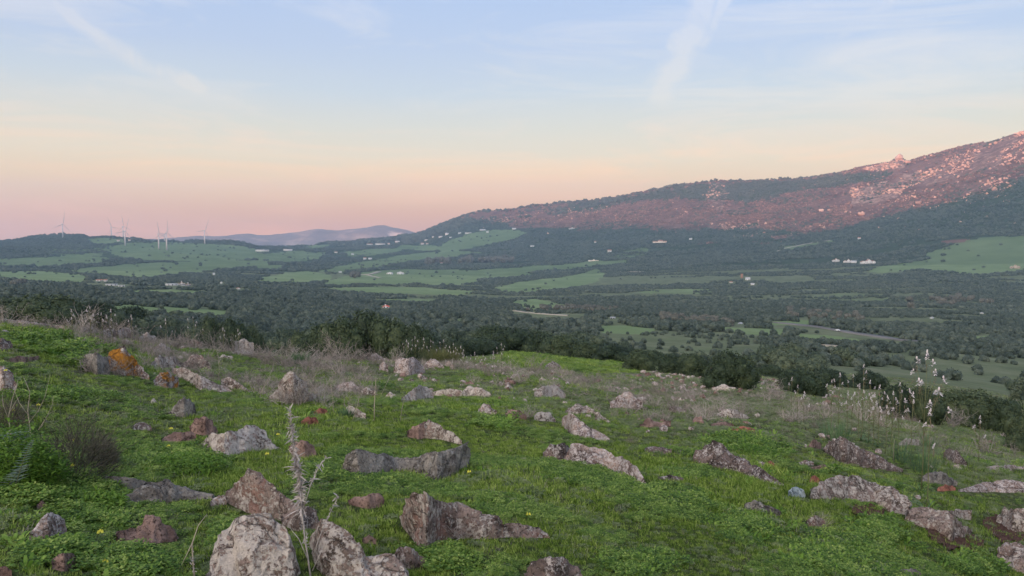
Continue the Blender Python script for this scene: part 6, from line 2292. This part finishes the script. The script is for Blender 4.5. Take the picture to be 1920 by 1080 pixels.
def stalk(name, label, r, paths, rad, mat, cat='dry stalk', group=None):
    root = pix3(*paths[0][0], r)
    root.z = float(ground(root.x, root.y))
    rt = empty(name, tuple(root))
    tag(rt, label, cat, group)
    for i, pth in enumerate(paths):
        pts = [pix3(u, v, r + .012 * math.sin(k * 1.9 + i * 2)) - root for k, (u, v) in enumerate(pth)]
        if i == 0:
            pts[0] = Vector((0, 0, -.03))
        mb = MB()
        n = len(pts)
        k0 = 1 if i == 0 else .6
        mb.tube([tuple(q) for q in pts], [rad * k0 * (1 - .7 * j / (n - 1)) for j in range(n)], 5)
        link('stem' if i == 0 else 'branch', mb.mesh('stem', mat), rt)
    return rt, root


M['straw'] = plain('pale_straw', (.40, .35, .27), .85, .15, .25, 12)
M['greyst'] = plain('grey_dry_leaf', (.42, .38, .355), .85, .15, .35, 14)
hb = nhit(62, 850)
stalk('bare_branch', 'pale forked bare branch rising left of the small grassy rise', hb[3], [[(60, 850), (56, 800), (52, 770), (56, 735), (44, 706)], [(56, 790), (72, 770), (84, 745), (94, 702)],
      [(58, 815), (78, 800), (98, 760), (100, 743)], [(54, 780), (36, 755), (28, 735), (34, 718)], [(72, 806), (92, 775), (108, 768)]], .0055, M['straw'], 'branch', 'bare branches at the left edge')
stalk('bare_branch', 'thinner bare branch left of the forked one', hb[3] - .2, [[(22, 820), (16, 780), (24, 745), (34, 712)], [(18, 790), (6, 760), (4, 735)], [(20, 770), (30, 752), (40, 742)]], .005, M['straw'], 'branch', 'bare branches at the left edge')
for (lab, pth, rad) in [
        ('pale leaning dry stem between the orange rock and the thicket', [[(484, 752), (492, 730), (508, 700), (514, 678)]], .004),
        ('straight pale dry stem left of the flat pinkish rock', [[(626, 778), (624, 745), (618, 712)]], .004),
        ('thick straight dry stem with a fallen branch at its foot', [[(702, 792), (702, 760), (704, 728), (705, 706)], [(702, 786), (694, 792), (684, 796)], [(703, 740), (716, 738), (734, 700)]], .0065),
        ('leaning dry stem under the thick straight one', [[(660, 790), (668, 768), (674, 744), (682, 720)]], .004),
        ('thin crossed dry stem of the middle thicket', [[(668, 712), (660, 690), (654, 664), (652, 640)], [(670, 710), (676, 690), (678, 680)]], .0045),
        ('dry stem leaning behind the crusted rock', [[(750, 790), (754, 765), (760, 740)]], .004),
        ('dry stem hooked over the shoulder right of the dry bush', [[(1180, 780), (1174, 768), (1168, 760), (1158, 752)]], .005),
        ('long thin dry stem near the thorn thicket top', [[(716, 688), (714, 670), (712, 650)]], .004),
        ('straight dry stem in the green before the sloping slab', [[(410, 716), (411, 690), (408, 662), (400, 648)], [(411, 688), (420, 670)]], .005),
        ('dry pale stem standing on the right shoulder below the slab', [[(1675, 864), (1676, 840), (1677, 824)]], .006),
        ('thin curved dry stem at the shoulder top', [[(1160, 706), (1162, 690), (1158, 678)]], .005)]:
    h = nhit(*pth[0][0])
    stalk('dry_stem', lab, h[3], pth, rad * 1.6, M['straw'], 'dry stem', 'dry stems among the rocks')

# the tall dry stalk near the eye
hs = nhit(578, 1092)
main = [(585, 1092), (578, 1050), (572, 1010), (566, 960), (562, 900), (553, 850), (547, 810), (543, 762)]
rt, root = stalk('tall_dry_stalk', 'tall grey dry stalk with shrivelled leaves in front of the humped boulder', hs[3], [main, [(588, 1040), (600, 1005), (616, 968), (634, 930)], [(570, 950), (584, 905), (598, 875), (612, 858)],
                 [(578, 1050), (560, 1010), (540, 985)], [(586, 1070), (600, 1040), (606, 1020)]], .0065, M['greyst'], 'dry stalk')


def dry_leaves(rt, root, pth, r, n, v_lo, v_hi, L0, seed):
    r_ = random.Random(seed)
    mb = MB()
    for _ in range(n):
        v = r_.uniform(v_lo, v_hi)
        vs = [q[1] for q in pth]
        us = [q[0] for q in pth]
        if vs[0] > vs[-1]:
            vs, us = vs[::-1], us[::-1]
        u = float(np.interp(v, vs, us))
        p_ = pix3(u, v, r) - root
        a = r_.uniform(0, 6.283)
        p_ = p_ + Vector((r_.gauss(0, .006), r_.gauss(0, .006), 0))
        mb.blade(p_, (math.cos(a) * r_.uniform(.2, 1), math.sin(a) * r_.uniform(.2, 1), r_.uniform(-.6, 1.2)), rdir(), L0 * r_.uniform(.25, 1.05) * (.75 + .5 * math.sin(v * .17) ** 2), .0125, r_.uniform(-.3, 1.2), 3)
    o = link('dry_leaves', mb.mesh('dry_leaves', M['greyst']), rt)
    tag(o, kind='stuff')


dry_leaves(rt, root, main, hs[3], 150, 768, 850, .042, 1)
dry_leaves(rt, root, main, hs[3], 460, 850, 965, .062, 2)
dry_leaves(rt, root, main, hs[3], 40, 965, 1030, .04, 3)
dry_leaves(rt, root, [(588, 1040), (600, 1005), (616, 968), (634, 930)], hs[3], 26, 925, 975, .03, 4)
dry_leaves(rt, root, [(570, 950), (584, 905), (598, 875), (612, 858)], hs[3], 50, 858, 910, .032, 5)
h2 = nhit(366, 1088)
p2 = [(366, 1088), (362, 1055), (360, 1020), (372, 985), (388, 964)]
rt, root = stalk('curled_dry_stalk', 'short curled dry stalk at the bottom edge left of the big boulder', h2[3], [p2, [(364, 1010), (350, 1040), (340, 1060)]], .0055, M['straw'], 'dry stalk')
dry_leaves(rt, root, p2, h2[3], 30, 1020, 1075, .03, 9)

# drooping yellow flowers
YF = [(10, 745, 700, 'yellow drooping flowers cut by the left edge'), (22, 790, 770, 'yellow flower below the bare branches'), (70, 800, 762, 'paired yellow flowers before the forked bare branch'),
      (136, 880, 828, 'yellow flower standing over the heath bush'), (132, 900, 872, 'yellow flower low in front of the heath bush'), (318, 822, 802, 'pair of yellow flowers above the lush patch'),
      (312, 848, 834, 'yellow flower in the lush leafy patch'), (378, 812, 800, 'yellow flower before the pointed red-brown stone'), (518, 830, 812, 'yellow flower right of the whitest crusted rock'),
      (497, 866, 848, 'yellow flower below the whitest crusted rock'), (182, 1012, 994, 'yellow bud between the lower left stones'), (190, 1066, 1050, 'yellow bud near the bottom left corner'),
      (875, 905, 880, 'yellowing leaves at the right end of the saddle-shaped boulder'), (985, 972, 960, 'single tiny orange flower in open grass')]
for (u, v, vt, lab) in YF:
    h = nhit(u, v)
    H = max((v - vt) * h[3] / F, .05)
    rt = empty('yellow_flower', h[:3])
    tag(rt, lab, 'flower', 'yellow flowers on the left of the meadow')
    mb = MB()
    mb.tube([(0, 0, 0), (.006, 0, H * .6), (.014, 0, H * .95), (.024, 0, H)], [.0018, .0015, .0013, .001], 4)
    link('stem', mb.mesh('stem', M['stem']), rt)
    for k in range(3):
        mb = MB()
        th = 2.1 * k
        c_ = Vector((.024 + .014 * math.cos(th), .014 * math.sin(th), H))
        for j in range(5):
            t2 = 6.283 * j / 5
            d_ = Vector((math.cos(t2) * .45, math.sin(t2) * .45, -1)).normalized()
            s_ = Vector((-math.sin(t2), math.cos(t2), 0))
            mb.quad(c_, c_ + d_ * .015 + s_ * .006, c_ + d_ * .028, c_ + d_ * .015 - s_ * .006)
        link('blossom', mb.mesh('blossom', M['yellow']), rt)
